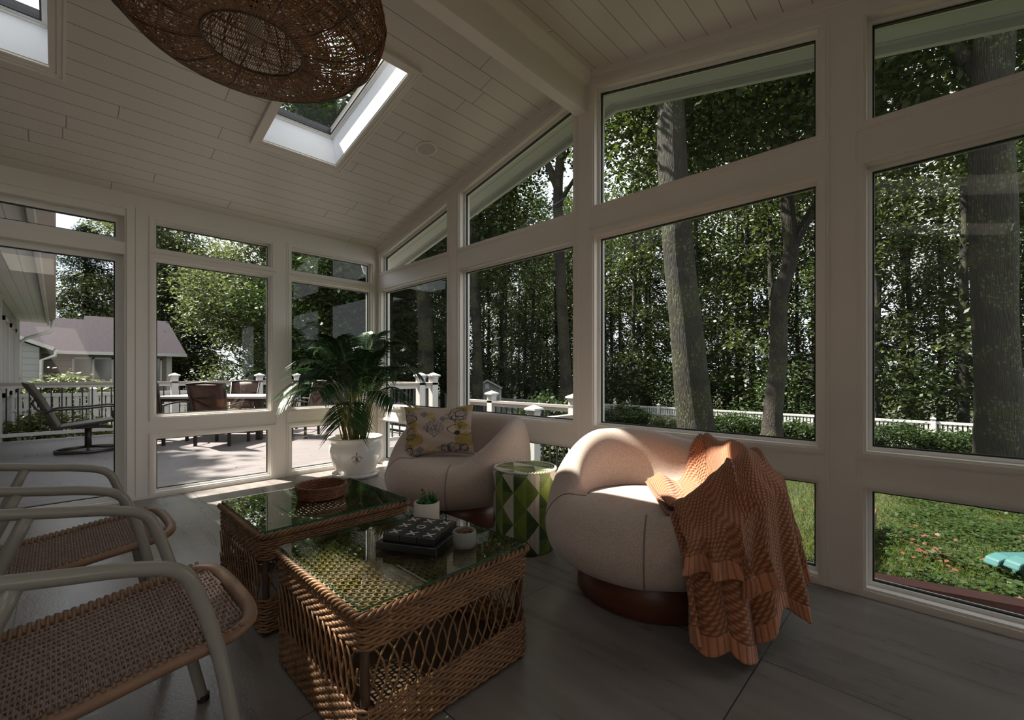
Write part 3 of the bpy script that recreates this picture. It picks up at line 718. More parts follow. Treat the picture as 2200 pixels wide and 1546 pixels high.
# ---- wicker tables
def wicker_table(loc, lx, ly, label, rich=True):
    t = thing('wicker_table', label, 'coffee table', loc, 0, 'wicker coffee tables'); H = .392
    def loop(z, off, ph, amp=.0026, r=.0036, nper=26):
        cor = .028; pts = []
        X, Y = lx/2+off, ly/2+off
        segs = [((X-cor, -Y), (X-cor, -Y)),]
        path = []
        def line(a, c, n): return [(a[0]+(c[0]-a[0])*i/n, a[1]+(c[1]-a[1])*i/n) for i in range(n)]
        def arc(cx, cy, a0, n=4): return [(cx+cor*math.cos(a0+PI/2*i/n), cy+cor*math.sin(a0+PI/2*i/n)) for i in range(n)]
        path += line((X, -Y+cor), (X, Y-cor), nper*2)+arc(X-cor, Y-cor, 0)+line((X-cor, Y), (-X+cor, Y), nper*2)+arc(-X+cor, Y-cor, PI/2)
        path += line((-X, Y-cor), (-X, -Y+cor), nper*2)+arc(-X+cor, -Y+cor, PI)+line((-X+cor, -Y), (X-cor, -Y), nper*2)+arc(X-cor, -Y+cor, 1.5*PI)
        n = len(path)
        for i, (x, y) in enumerate(path):
            s = amp*(1 if (i+ph) % 4 < 2 else -1)*(1 if i % 2 == 0 else .6)
            l = math.hypot(x, y); nx, ny = (1 if x > 0 else -1, 0) if abs(abs(x)-X) < .003 else ((0, 1 if y > 0 else -1) if abs(abs(y)-Y) < .003 else (x/l, y/l))
            pts.append((x+nx*s, y+ny*s, z+.0015*math.sin(i*1.57+ph)))
        return pts
    def band(name, z0, z1, rows):
        b = MB()
        for k in range(rows):
            z = z0+(z1-z0)*(k+.5)/rows
            b.tube(loop(z, 0, (k % 2)*2), .0052, 5, True)
        # upright stakes
        for side in range(4):
            L_ = (ly if side < 2 else lx)-.05
            for i in range(27):
                q = -L_/2+L_*i/26
                for dq in (-.003, .003):
                    x, y = ((lx/2)*(1 if side == 0 else -1), q+dq) if side < 2 else (q+dq, (ly/2)*(1 if side == 2 else -1))
                    b.tube([(x, y, z0-.004), (x, y, z1+.004)], .0022, 4)
        b.build(name, 'wicker', t, True)
    band('apron', .292, H-.012, 9); band('lower_band', .018, .145, 11)
    # lattice of long crossing canes
    b = MB()
    for side in range(4):
        L_ = (ly if side < 2 else lx)-.03; n = 15
        for i in range(-3, n+1):
            for s in (1, -1):
                for dd in (0,):
                    q0 = -L_/2+L_*(i+.5)/n; q1 = q0+s*L_/n*1.9
                    if s < 0: q0, q1 = q0+L_/n*1.9, q0
                    pts = []
                    for k in range(7):
                        u = k/6; q = q0+(q1-q0)*(u+.09*math.sin(2*PI*u))
                        if abs(q) > L_/2: continue
                        o_ = .004*s; z = .142+.154*u
                        pts.append(((lx/2+o_)*(1 if side == 0 else -1), q, z) if side < 2 else (q, (ly/2+o_)*(1 if side == 2 else -1), z))
                    if len(pts) > 1: b.tube(pts, .0031, 5)
    b.build('lattice', 'wicker', t, True)
    # braided rim
    b = MB()
    for ph in range(3):
        pts = []; base = loop(H-.006, .006, 0, 0)
        n = len(base)
        for i, p in enumerate(base):
            for h in (0, .5):
                q = base[(i+1) % n]; x = p[0]*(1-h)+q[0]*h; y = p[1]*(1-h)+q[1]*h; a = (i+h)*1.05+ph*2.094
                l = math.hypot(x, y); pts.append((x+.008*math.cos(a)*x/l, y+.008*math.cos(a)*y/l, H-.006+.007*math.sin(a)))
        b.tube(pts, .0052, 5, True)
    b.build('rim', 'wicker', t, True)
    # woven cane top
    b = MB(); p_ = .0165; nx = int((lx-.02)/p_); ny = int((ly-.02)/p_)
    for i in range(nx):
        x = -lx/2+.015+(lx-.03)*i/(nx-1)
        b.tube([(x, -ly/2+.01+(ly-.02)*k/(ny), H-.012+.0028*(1 if (k+i) % 2 else -1)) for k in range(ny+1)], .0036, 4, flat=.5)
    for j in range(ny):
        y = -ly/2+.015+(ly-.03)*j/(ny-1)
        b.tube([(-lx/2+.01+(lx-.02)*k/(nx), y, H-.012+.0028*(1 if (k+j) % 2 == 0 else -1)) for k in range(nx+1)], .0042, 4, flat=.5)
    b.build('woven_top', 'wicker_top', t, True)
    for sx in (-1, 1):
        for sy in (-1, 1):
            pts = [(sx*(lx/2-.022), sy*(ly/2-.022), z) for z in (0, .13, .29, .37)]
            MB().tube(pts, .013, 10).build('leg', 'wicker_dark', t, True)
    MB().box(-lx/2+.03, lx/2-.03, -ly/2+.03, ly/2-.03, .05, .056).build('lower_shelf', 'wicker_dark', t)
    g = MB().box(-lx/2+.004, lx/2-.004, -ly/2+.004, ly/2-.004, .3995, .4055)
    o = g.build('glass_top', 'table_glass', t)
    # edge faces in green glass
    o.data.materials.append(MATS['glass_edge'])
    for p in o.data.polygons: p.material_index = 1 if abs(p.normal.z) < .5 else 0
    # keep one reflecting sheet only
    o['label'] = 'clear glass sheet'
    return t
wicker_table((.846, 1.345, 0), .625, .60, 'brown wicker coffee table carrying the black game board and two small pots')
wicker_table((.857, 2.13, 0), .64, .60, 'brown wicker coffee table carrying the round woven basket')
TZ = .406
# basket
t = thing('woven_basket', 'round low woven basket on the far glass topped table', 'basket', (.90, 2.163, TZ))
b = MB()
for k in range(7):
    z = .006+.0075*k; r = .100+.0015*k; pts = []
    for i in range(96): a = 2*PI*i/96; pts.append(((r+.003*(1 if (i+k) % 2 else -1))*math.cos(a), (r+.003*(1 if (i+k) % 2 else -1))*math.sin(a), z))
    b.tube(pts, .0046, 5, True)
b.build('side', 'basket_brown', t, True)
b = MB(); b.lathe([(.0001, .002), (.10, .002), (.10, .006), (.0001, .006)], n=40); b.build('bottom', 'basket_brown', t)
b = MB()
for ph in (0, PI):
    b.tube([((.112+.004*math.cos(i*.5+ph))*math.cos(2*PI*i/226), (.112+.004*math.cos(i*.5+ph))*math.sin(2*PI*i/226), .057+.004*math.sin(i*.5+ph)) for i in range(226)], .0038, 5, True)
b.build('rim', 'basket_brown', t, True)
# small pots
def small_pot(name, label, loc, r, h, m, group=None):
    t = thing(name, label, 'plant pot', loc)
    MB().lathe([(r*.72, 0), (r*.93, .004), (r, .02), (r, h-.004), (r-.003, h), (r-.007, h-.002), (r-.008, h-.018), (.0001, h-.018)], n=40).build('pot', m, t, True)
    MB().lathe([(.0001, h-.014), (r-.009, h-.014), (r-.009, h-.018)], n=24).build('soil', 'soil', t)
    return t
t = small_pot('potted_succulent', 'tall cream pot with spiky green succulents behind the black game board', (1.021, 1.457, TZ), .050, .092, 'pot_matte')
b = MB()
for c, n, L_, k in (((-.022, .004), 26, .030, .9), ((.02, -.008), 22, .046, .5), ((.0, .02), 18, .026, 1.0), ((.024, .018), 14, .050, .45), ((-.01, -.024), 16, .024, 1.0)):
    for i in range(n):
        a = random.random()*2*PI; e = random.uniform(.2, 1.4); d = Vector((math.cos(a)*math.cos(e), math.sin(a)*math.cos(e), math.sin(e)))
        p0 = Vector((c[0], c[1], .082)); l = L_*random.uniform(.6, 1.1)
        b.tube([p0, p0+d*l*.5+Vector((0, 0, .002)), p0+d*l], [.0035*k+.0012, .0042*k+.001, .0004], 5)
for k in range(12): 
    p = Vector((-.02+.006*math.sin(k), .006*math.cos(k*2), .09+k*.0048)); b.tube([p, p+Vector((.004, 0, .004))], [.004, .002], 5)
b.build('succulents', 'leaf_succulent', t, True)
t = small_pot('potted_houseleek', 'short grey green pot with a reddish rosette beside the black game board', (.98, 1.175, TZ), .040, .058, 'pot_sage')
b = MB()
for c in ((0, 0), (.018, .012), (-.016, .013)):
    for i in range(22):
        a = i*2.399; e = .25+i*.055; d = Vector((math.cos(a)*math.cos(e), math.sin(a)*math.cos(e), math.sin(e)*.8)); p0 = Vector((c[0], c[1], .045)); l = .030-.0007*i
        b.tube([p0, p0+d*l*.6, p0+d*l], [.0025, .0055, .0006], 5, flat=.4)
b.build('rosette', 'leaf_rosette', t, True)
# noughts and crosses game
t = thing('game_board', 'black wooden noughts and crosses game lying on the nearer glass topped table', 'board game', (.905, 1.325, TZ), math.radians(28))
MB().box(-.112, .112, -.112, .112, 0, .026).build('base', 'game_black', t, bevel=.002)
for i in range(3):
    for j in range(3):
        x, y = (i-1)*.0645, (j-1)*.0645
        tl = MB().box(x-.031, x+.031, y-.031, y+.031, .026, .050).build('tile', 'game_black', t, bevel=.0015)
        b = MB(); z = .0505
        if i == 1 and j == 1:
            pr = [(.0165, z), (.0165, z+.001), (.0115, z+.001), (.0115, z)]; b.lathe(pr, (x, y, 0), 36); b.f = b.f[:-2]; nm = 'nought'
        else:
            for s in (1, -1): b.beam((x-.0155, y-.0155*s, z+.0004+.0002*s), (x+.0155, y+.0155*s, z+.0004+.0002*s), .0068, .001)
            nm = 'cross'
        b.build(nm, 'game_white', tl)

# ---- rope armchairs
def rope_chair(loc, label, w=.50):
    t = thing('rope_armchair', label, 'armchair', loc, 0, 'metal armchairs with woven rope seats')
    for y in (0, w):
        pts = crom([(.315, y, 0), (.28, y, .17), (.245, y, .39), (.205, y, .54), (.172, y, .602), (.10, y, .628), (0, y, .645), (-.16, y, .672), (-.30, y, .70), (-.42, y, .745)], 6)
        MB().tube(pts, .0145, 14).build('arm_frame', 'chair_tube', t, True)
        MB().tube(crom([(-.05, y, .645), (-.13, y, .44), (-.22, y, .2), (-.30, y, 0)], 5), .0145, 12).build('leg', 'chair_tube', t, True)
    yc = w/2; I = .012
    side = [(-.47, .93), (-.40, .72), (-.33, .52), (-.25, .41), (-.16, .372), (0, .382), (.15, .402), (.27, .418)]
    a = [(x, I+.016, z) for x, z in side]; c = [(x, w-I-.016, z) for x, z in side]
    pts = crom(a+[(.325, I+.075, .425), (.335, yc, .427), (.325, w-I-.075, .425)]+c[::-1], 6)
    MB().tube(pts, .0165, 10, flat=.8).build('seat_rail', 'rope_wrap', t, True)
    # woven cords: across, over and under the lengthwise cords
    prof = crom([(x, 0, z+.004) for x, z in side]+[(.318, 0, .432)], 60)
    acc = [0]
    for i in range(1, len(prof)): acc.append(acc[-1]+(prof[i]-prof[i-1]).length)
    def at(s_):
        i = min(max(np.searchsorted(acc, s_)-1, 0), len(prof)-2); u = (s_-acc[i])/(acc[i+1]-acc[i]); p = prof[i].lerp(prof[i+1], u); d_ = (prof[i+1]-prof[i]).normalized(); return p, Vector((-d_.z, 0, d_.x))
    b = MB(); n = int(acc[-1]/.0078); wy = w-2*I-.105; nw = 17
    for k in range(n):
        p, nn = at(.004+k*.0078); pts = []
        ww = wy if p.x < .27 else wy-(p.x-.27)*1.6
        for j in range(nw*2+1):
            y = yc-ww/2+ww*j/(nw*2); s_ = (1 if ((j//2)+k) % 2 else -1)*(.0032 if j % 2 else .0012)
            pts.append((p.x+nn.x*s_, y, p.z+nn.z*s_-.004))
        b.tube(pts, .0034, 4)
    b.build('woven_seat', 'rope', t, True)
    b = MB()
    for j in range(nw+1):
        y = yc-wy/2+wy*j/nw; pts = []
        for k in range(0, n, 2):
            p, nn = at(.004+k*.0078); 
            if p.x > .31: continue
            pts.append((p.x, y, p.z-.004))
        b.tube(pts, .004, 4)
    b.build('lengthwise_cords', 'rope', t, True)
    for s_ in (-1, 1):
        b = MB()
        for k in range(int(acc[-1]/.0155)):
            p, nn = at(.01+k*.0155)
            if p.x > .30: continue
            b.tube([(p.x, yc+s_*(wy/2-.004), p.z-.004), (p.x, yc+s_*(w/2-I-.012), p.z+.010)], .0048, 5, flat=.7)
        b.build('edge_wrap', 'rope_wrap', t, True)
    for y in (0, w):
        for x in (.315, -.30): MB().lathe([(.0165, 0), (.0165, .018), (.0001, .018)], (x, y, 0), 12).build('foot_cap', 'rubber', t)
    MB().tube([(-.14, 0.0, .40), (-.14, w, .40)], .011, 8).build('crossbar', 'chair_tube', t, True)
    MB().tube([(.245, 0.0, .385), (.245, w, .385)], .011, 8).build('crossbar', 'chair_tube', t, True)
    return t
rope_chair((0, 1.105, 0), 'grey tube armchair with brown woven rope seat, the one nearest the camera', .52)
rope_chair((-.03, 1.955, 0), 'grey tube armchair with brown woven rope seat, standing nearer the glass door', .49)

# ---- rattan pendant
t = thing('rattan_pendant', 'wide flattened rattan pendant lamp hanging from the ceiling beam', 'pendant lamp', (.50, 1.785, 0))
PP = crom([(.158, 2.190, 0), (.24, 2.185, 0), (.33, 2.20, 0), (.41, 2.245, 0), (.455, 2.325, 0), (.435, 2.41, 0), (.36, 2.475, 0), (.25, 2.505, 0), (.12, 2.505, 0)], 5)
def pend(u, a, off=0):
    f_ = u*(len(PP)-1); i = min(int(f_), len(PP)-2); p = PP[i].lerp(PP[i+1], f_-i); r = p.x+off; return (r*math.cos(a), r*math.sin(a), p.y)
b = MB()
for s in (1, -1):
    for k in range(100):
        a0 = 2*PI*k/100+random.uniform(-.012, .012); tw = s*random.uniform(.5, .75)
        b.tube([pend(i/22, a0+tw*i/22, .003*s) for i in range(23)], .0021, 3)
for k in range(90):
    a0 = 2*PI*k/90; b.tube([pend(i/18, a0+.05*math.sin(i*.7+k), random.uniform(-.004, .004)) for i in range(19)], .0019, 3)
b.build('woven_shade', 'rattan', t, True)
b = MB()
for k in range(72):
    u = (k+.5)/72 ; jit = random.uniform(0, 6); e = random.uniform(.0, .012)
    if k in (8, 9, 10, 30, 31): continue
    b.tube([pend(min(1, max(0, u+e*math.sin(3*a+jit))), a, .004*math.sin(9*a+k)) for a in [2*PI*i/56 for i in range(56)]], .0019, 3, True)
b.build('wrap_rings', 'rattan', t, True)
b = MB()
for k in range(46):
    x = -.152+.304*(k+.5)/46; h = math.sqrt(.158**2-x*x); b.tube([(x, -h, 2.191), (x, h, 2.191)], .0016, 3)
for x in (-.05, .06): h = math.sqrt(.158**2-x*x); b.tube([(-h, x, 2.195), (h, x, 2.195)], .003, 4)
b.build('bottom_strings', 'rattan', t, True)
b = MB(); b.tube([(.16*math.cos(a), .16*math.sin(a), 2.19) for a in [2*PI*i/60 for i in range(60)]], .005, 6, True)
for k in range(12): b.tube([pend(i/24, 2*PI*k/12, .005) for i in range(25)], .003, 4)
b.tube([pend(.33, a, .004) for a in [2*PI*i/60 for i in range(60)]], .005, 5, True)
b.build('frame_wire', 'wicker_dark', t, True)
b = MB(); b.tube([(0, 0, 2.803), (0, 0, 2.36)], .004, 6); b.build('cord', 'baluster_black', t)
MB().lathe([(.022, 2.36), (.022, 2.30), (.018, 2.295)], n=16).build('lamp_holder', 'baluster_black', t)
MB().lathe([(.0001, 2.20), (.02, 2.205), (.032, 2.235), (.026, 2.27), (.014, 2.295)], n=20).build('bulb', 'lamp_glass', t, True)
b = MB()
for k in range(4): b.tube([pend(1, PI/2*k+.3), (.02*math.cos(PI/2*k+.3), .02*math.sin(PI/2*k+.3), 2.36)], .002, 4)
b.build('spokes', 'wicker_dark', t)
MB().lathe([(.05, 2.803), (.05, 2.79), (.0001, 2.785)], n=24).build('canopy', 'baluster_black', t)

# ---- potted palm
t = thing('potted_palm', 'leafy areca palm in a white glazed pot with a fleur de lis by the corner', 'potted plant', (2.07, 4.16, 0), math.radians(0))
MB().lathe([(.16, 0), (.215, .004), (.222, .035), (.212, .040), (.19, .022), (.0001, .022)], n=48).build('saucer', 'pot_white', t, True)
MB().lathe([(.0001, .024), (.165, .024), (.175, .032), (.178, .05), (.188, .065), (.215, .13), (.242, .20), (.250, .255), (.243, .305), (.228, .335), (.232, .345), (.255, .362), (.262, .375), (.260, .386), (.250, .388), (.232, .372), (.222, .34), (.0001, .335)], n=64).build('pot', 'pot_white', t, True)
MB().lathe([(.0001, .352), (.215, .346), (.222, .338)], n=32).build('soil', 'soil', t)
# fleur de lis drawn on the belly, facing the room
b = MB(); A0 = math.atan2(-4.16, -2.07)+math.radians(2)
def onpot(h, v):
    z = .20+v; r = .248-abs(z-.25)**2*2.2+.0015; a = A0+h/.245; return (r*math.cos(a), r*math.sin(a), z)
for pl, rr in (([(0, .065), (0, .03), (0, 0)], .0016), ([(0, .0), (.012, .022), (.028, .026), (.042, .012), (.044, 0)], .0022), ([(0, 0), (-.012, .022), (-.028, .026), (-.042, .012), (-.044, 0)], .0022),
               ([(-.012, -.006), (.012, -.006)], .002), ([(-.01, 0), (.01, 0)], .002), ([(0, -.008), (.004, -.025), (0, -.045), (-.002, -.05)], .0022), ([(.004, -.008), (.014, -.026), (.028, -.026), (.030, -.016)], .002), ([(-.004, -.008), (-.014, -.026), (-.028, -.026), (-.030, -.016)], .002), ([(0, .035), (.004, .05), (0, .068), (-.004, .05), (0, .035)], .0016)):
    b.tube([onpot(*p) for p in pl], rr, 5)
b.build('fleur_de_lis', 'pot_mark', t)
rp_ = random.Random(5)
def frond(base, az, length, arch, h0, seed, leaf=.24):
    """arching frond: rachis + two ranks of narrow leaflets"""
    q = random.Random(seed); b = MB(); n = 22; pts = []
    d = Vector((math.cos(az), math.sin(az), 0))
    for i in range(n+1):
        s = i/n; out = length*(.12*s+.88*s**1.7)*math.sin(arch) ; up = h0*(1-(1-s)**1.6)-arch*.42*length*max(0, s-.45)**1.7*1.9
        pts.append(Vector(base)+d*out+Vector((0, 0, up)))
    b.tube(pts, [.0065*(1-.8*i/n)+.001 for i in range(n+1)], 5)
    st = b.build('stalk', 'palm_stem', None, True)
    b = MB(); V = []; F = []
    m = 44
    for k in range(m):
        s = .36+.63*k/(m-1); f_ = s*n; i = min(int(f_), n-1); p = pts[i].lerp(pts[i+1], f_-i); tg = (pts[min(i+1, n)]-pts[max(i-1, 0)]).normalized()
        sd_ = tg.cross(Vector((0, 0, 1))); sd_ = sd_.normalized() if sd_.length > .01 else Vector((1, 0, 0)); upv = sd_.cross(tg).normalized()
        L_ = leaf*math.sin(PI*min(1, (.16+.84*(1-(k/(m-1))))**.8))**.6*q.uniform(.85, 1.1)+.03
        for sg in (-1, 1):
            d0 = (sd_*sg*.75+tg*.75+upv*.22).normalized(); w = .0062*q.uniform(.8, 1.2); pr = p.copy(); k0 = len(V)
            side = d0.cross(upv).normalized()
            for j in range(5):
                u = j/4; ww = w*(math.sin(PI*(.12+.83*u)))
                g = Vector((0, 0, -.95*u*u*L_*.55))
                c_ = p+d0*L_*u+g
                V += [c_-side*ww, c_+side*ww]
                if j: F.append((k0+2*j-2, k0+2*j-1, k0+2*j+1, k0+2*j))
    b.v, b.f = V, F; lf = b.build('leaflets', 'leaf_palm', st, False)
    return st
nf = 34
for k in range(nf):
    az = 2.399*k+.4; u = k/nf
    h0 = 1.12-.50*u+rp_.uniform(-.08, .08); ln = .62+.24*rp_.random(); arch = .30+.95*u
    r0 = .03+.09*rp_.random()
    # keep fronds off the glass: shorten those that lean into the corner
    dx, dy = math.cos(az), math.sin(az)
    reach = min((XB-2.07-.11)/dx if dx > 0 else 9, (YA-4.16-.11)/dy if dy > 0 else 9)
    need = ln*math.sin(arch)+.05
    if need > reach: arch = max(.12, math.asin(max(.1, min(1, (reach-.05)/ln)))*.9)
    fr = frond((r0*math.cos(az), r0*math.sin(az), .345), az, ln, arch, h0, k, .15 if need > reach else .27)
    fr.name = 'frond'; fr.parent = t
b = MB()
for k in range(40):
    a = rp_.random()*6.28; r = .02+.10*rp_.random(); p = Vector((r*math.cos(a), r*math.sin(a), .34)); d = Vector((math.cos(a)*.25, math.sin(a)*.25, 1)).normalized()
    b.tube([p, p+d*.2, p+d*(.3+.2*rp_.random())], [.007, .005, .002], 5)
b.build('cane_stems', 'palm_stem', t, True)
# ---- knitted throw draped over the near arm of the right tub chair
def H2d(x, y):
    r = math.hypot(x, y); t = math.atan2(y, x); pr = chair_profile(t, 6); best = .43
    for i in range(len(pr)-1):
        if i > len(pr)*.80: break
        a, c = pr[i], pr[i+1]
        if c[0] > a[0] and a[0] <= r <= c[0]: best = a[1]+(c[1]-a[1])*(r-a[0])/(c[0]-a[0])
    return best
def Rout(t, z):
    pr = chair_profile(t, 6); m_ = 0
    for i in range(int(len(pr)*.55), len(pr)-1):
        a, c = pr[i], pr[i+1]
        if min(a[1], c[1]) <= z <= max(a[1], c[1]): m_ = max(m_, a[0]+(c[0]-a[0])*((z-a[1])/((c[1]-a[1]) or 1)))
    return m_
def interp(x, P):
    for i in range(len(P)-1):
        if x <= P[i+1][0]:
            u = (x-P[i][0])/(P[i+1][0]-P[i][0]); a, c = P[i][1], P[i+1][1]
            return tuple(p+(q-p)*u for p, q in zip(a, c)) if isinstance(a, tuple) else a+(c-a)*u
    return P[-1][1]
def tolocal(x, y):
    dx, dy = x-C2[0], y-C2[1]; c, s = math.cos(-C2R), math.sin(-C2R); return (dx*c-dy*s, dx*s+dy*c)
INNER = [(0, tolocal(2.10, 1.08)), (.18, tolocal(2.20, 1.02)), (.35, tolocal(2.30, .90)), (.5, tolocal(2.38, .84)), (.7, tolocal(2.43, .76)), (1, tolocal(2.45, .74))]
TH = [(0, 45.), (.35, 70.), (.7, 102.), (1, 134.)]
def throw(zend, c0, c1, nc, out, name, parent, seed, inner=True, flare=.05):
    q = random.Random(seed); NI, NO = 34, 56; V = []; UV = []; rows = None
    cols = []
    for j in range(nc):
        c = c0+(c1-c0)*j/(nc-1); th = math.radians(interp(c, TH)); P = interp(c, INNER); Q = (.470*math.cos(th), .470*math.sin(th))
        pts = []
        ph = 40.0*c+2.2*math.sin(c*5)
        for i in range(NI):
            u = i/(NI-1)
            if not inner: u = .72+.28*u
            x = P[0]+(Q[0]-P[0])*u; y = P[1]+(Q[1]-P[1])*u
            wv = .010*math.sin(c*30+u*3+seed)+.007*math.sin(c*17-u*6)
            edge = min(1, c*8)
            pts.append((x, y, max(H2d(x, y)+.010+out, H2d(x, y)+out+.016+wv*(.4+.9*edge)+.022*(1-u)*(1-abs(2*c-.5) if c < .7 else 0))))
        zt = pts[-1][2]; ze = zend(c)
        for i in range(1, NO+1):
            u = i/NO; z = zt+(ze-zt)*u
            base = max(Rout(th, max(z, .2)) if z > .25 else .505, .485+.03*min(1, u*6))
            am = .010+.032*min(1, u*1.2)
            phu = ph+1.6*u; fold = math.sin(phu)+.35*math.sin(phu*1.9+1.2)+.45*math.sin(phu*.47+2)
            r = max(base+.014+out+am*(fold+1.2)*.62+flare*u*u, base+.012+out)
            t2 = th+.05*u*math.sin(ph*.9+seed)-.10*u*max(0, c-.6)
            r = .470+(r-.470)*min(1, u*7)
            pts.append((r*math.cos(t2), r*math.sin(t2), z))
        cols.append(pts)
    m = len(cols[0]); A = np.array(cols)
    for it in range(7):
        B_ = A.copy(); B_[1:-1, 1:-1] = (A[1:-1, 1:-1]*2+A[2:, 1:-1]+A[:-2, 1:-1]+A[1:-1, 2:]+A[1:-1, :-2])/6
        if it > 2: w_ = np.clip(1-np.abs(np.arange(m)-NI)/16.0, 0, 1)[None, :, None]; B_ = A*(1-w_)+B_*w_
        A = B_
    for j in range(nc):
        for i in range(NI): A[j, i, 2] = max(A[j, i, 2], H2d(A[j, i, 0], A[j, i, 1])+.010+out)
    cols = [[tuple(p) for p in c_] for c_ in A]
    for i in range(m):
        for j in range(nc): V.append(cols[j][i])
    # uv in metres
    lens = []
    for j in range(nc):
        a = [0]
        for i in range(1, m): a.append(a[-1]+(Vector(cols[j][i])-Vector(cols[j][i-1])).length)
        lens.append(a)
    for i in range(m):
        for j in range(nc): UV.append(((c0+(c1-c0)*j/(nc-1))*1.0, lens[j][i]-lens[j][-1]))
    F1, F2 = [], []
    for i in range(m-1):
        for j in range(nc-1):
            f_ = (i*nc+j, i*nc+j+1, (i+1)*nc+j+1, (i+1)*nc+j)
            (F2 if lens[j][-1]-lens[j][i] < .062 else F1).append(f_)
    out_ = []
    for nm, FF, mt in ((name, F1, 'knit'), ('ribbed_hem', F2, 'knit_rib')):
        b = MB(); b.v = V; b.f = FF; o = b.build(nm, mt, parent, True, UV); 
        s = o.modifiers.new('s', 'SOLIDIFY'); s.thickness = .011; s.offset = 1
        # drop vertices this piece does not use
        import bmesh
        bm = bmesh.new(); bm.from_mesh(o.data); bmesh.ops.delete(bm, geom=[v for v in bm.verts if not v.link_faces], context='VERTS'); bm.to_mesh(o.data); bm.free()
        out_.append(o)
    return out_
t = thing('knitted_throw', 'burnt orange chunky knit throw draped over the sunlit tub chair to the floor', 'throw blanket', (C2[0], C2[1], 0), C2R)
throw(lambda c: interp(c, [(0, .10), (.10, .06), (.20, .09), (.30, .008), (.36, .05), (.48, .16), (.62, .10), (.74, .07), (.86, .20), (1, .26)]), 0, 1, 150, 0, 'knitted_body', t, 1)
throw(lambda c: interp(c, [(0, .33), (.22, .30), (.34, .20), (.40, .26)]), .02, .40, 70, .022, 'folded_layer', t, 4, True, .03)
b = MB().prism([(0, 0, 0), (.022, 0, -.035), (.006, .004, -.05), (-.018, .004, -.02)], (0, .001, 0)); o = b.build('care_tag', 'tag_white', t)
lx_, ly_ = tolocal(1.66, .62); o.location = (lx_, ly_, .055)

# ================================================================ OUTSIDE
def gz(x, y=0):
    if y > 12 and x < 10: return -.9
    return -.35-.07*max(0, x-3)
b = MB()
nxg, nyg = 40, 40
xs = [-60+ (i/ (nxg-1))**1.0*150 for i in range(nxg)]; ys = [-50+i/(nyg-1)*140 for i in range(nyg)]
def gh(x, y):
    z = -.35-.07*min(max(0, x-3), 30)
    return min(z, -.35) if y < 5.5 else min(z, -.75-.02*max(0, min(y, 30)-6))
b.grid(lambda i, j: (xs[i], ys[j], gh(xs[i], ys[j])), nxg, nyg)
struct(b.build('ground', 'lawn_soil', smooth=True))
# deck
b = MB(); b.box(-9, 2.66, YA+.11, 10.9, -.14, -.10); b.box(2.66, 4.5, 6.0, 10.9, -.14, -.10)
struct(b.build('deck', 'deck_board'))
b = MB(); b.box(2.66, 4.5, 5.96, 6.0, -.50, -.10); b.box(-9, 4.5, 10.9, 10.94, -.8, -.10); b.box(4.5, 4.54, 6.0, 10.9, -.8, -.10); b.box(2.62, 2.68, YA+.11, 6, -.5, -.1)
struct(b.build('deck_fascia', 'deck_white'))
b = MB(); b.box(2.70, 5.1, 3.4, 5.95, -.54, -.50); struct(b.build('deck_landing', 'deck_board'))
b = MB(); b.box(2.7, 4.0, 5.55, 5.95, -.34, -.30); struct(b.build('deck_step', 'deck_board'))

def railing(label, p0, p1, zt, zb, posts, group='deck railings', cap='deck_rail_taupe', ph=.13, sp=.125, slope=0.0):
    p0, p1 = Vector((*p0, 0)), Vector((*p1, 0)); L_ = (p1-p0).length; d = (p1-p0).normalized(); rz = math.atan2(d.y, d.x)
    t = thing('deck_railing', label, 'railing', (p0.x, p0.y, 0), rz, group)
    MB().beam((0, 0, zt-.02), (L_, 0, zt-.02+slope*L_), .11, .035).build('top_rail', cap, t)
    MB().beam((0, 0, zt-.065), (L_, 0, zt-.065+slope*L_), .05, .055).build('under_rail', 'deck_white', t)
    MB().beam((0, 0, zb+.03), (L_, 0, zb+.03+slope*L_), .05, .055).build('bottom_rail', 'deck_white', t)
    h = zt-zb-.13; m0 = MB().box(-.009, .009, -.009, .009, 0, h).build('baluster', 'baluster_black', t); n = int(L_/sp); k = 0
    for i in range(n):
        x = (i+.5)*L_/n
        o = m0 if k == 0 else m0.copy()
        if k: COL.objects.link(o); o.parent = t
        o.location = (x, 0, zb+.06+slope*x); k += 1
    pm = None
    for x in posts:
        if pm is None:
            b = MB().box(-.055, .055, -.055, .055, zb-.30, zt+ph-.03); b.box(-.065, .065, -.065, .065, zt+ph-.06, zt+ph-.045)
            pm = b.build('post', 'deck_white', t)
            V = [(-.085, -.085, zt+ph-.03), (.085, -.085, zt+ph-.03), (.085, .085, zt+ph-.03), (-.085, .085, zt+ph-.03), (-.085, -.085, zt+ph-.008), (.085, -.085, zt+ph-.008), (.085, .085, zt+ph-.008), (-.085, .085, zt+ph-.008), (0, 0, zt+ph+.035)]
            cpm = MB().add(V, [(3, 2, 1, 0), (0, 1, 5, 4), (1, 2, 6, 5), (2, 3, 7, 6), (3, 0, 4, 7), (4, 5, 8), (5, 6, 8), (6, 7, 8), (7, 4, 8)]).build('post_cap', 'deck_white', pm)
            o = pm
        else:
            o = pm.copy(); COL.objects.link(o); o.parent = t; c = cpm.copy(); COL.objects.link(c); c.parent = o
        o.location = (x, 0, slope*x)
    return t
railing('long deck railing with black balusters behind the swivel chair and dining set', (-.62, 10.8), (4.40, 10.8), .866, -.02, [2.24, 3.75, 4.55])
railing('deck railing ending in two close white posts outside the corner', (2.75, 6.02), (4.42, 6.02), .866, -.02, [1.35, 1.60])
railing('deck railing along the far side of the deck behind the palm', (4.42, 6.12), (4.42, 10.72), .866, -.02, [2.3], group=None)
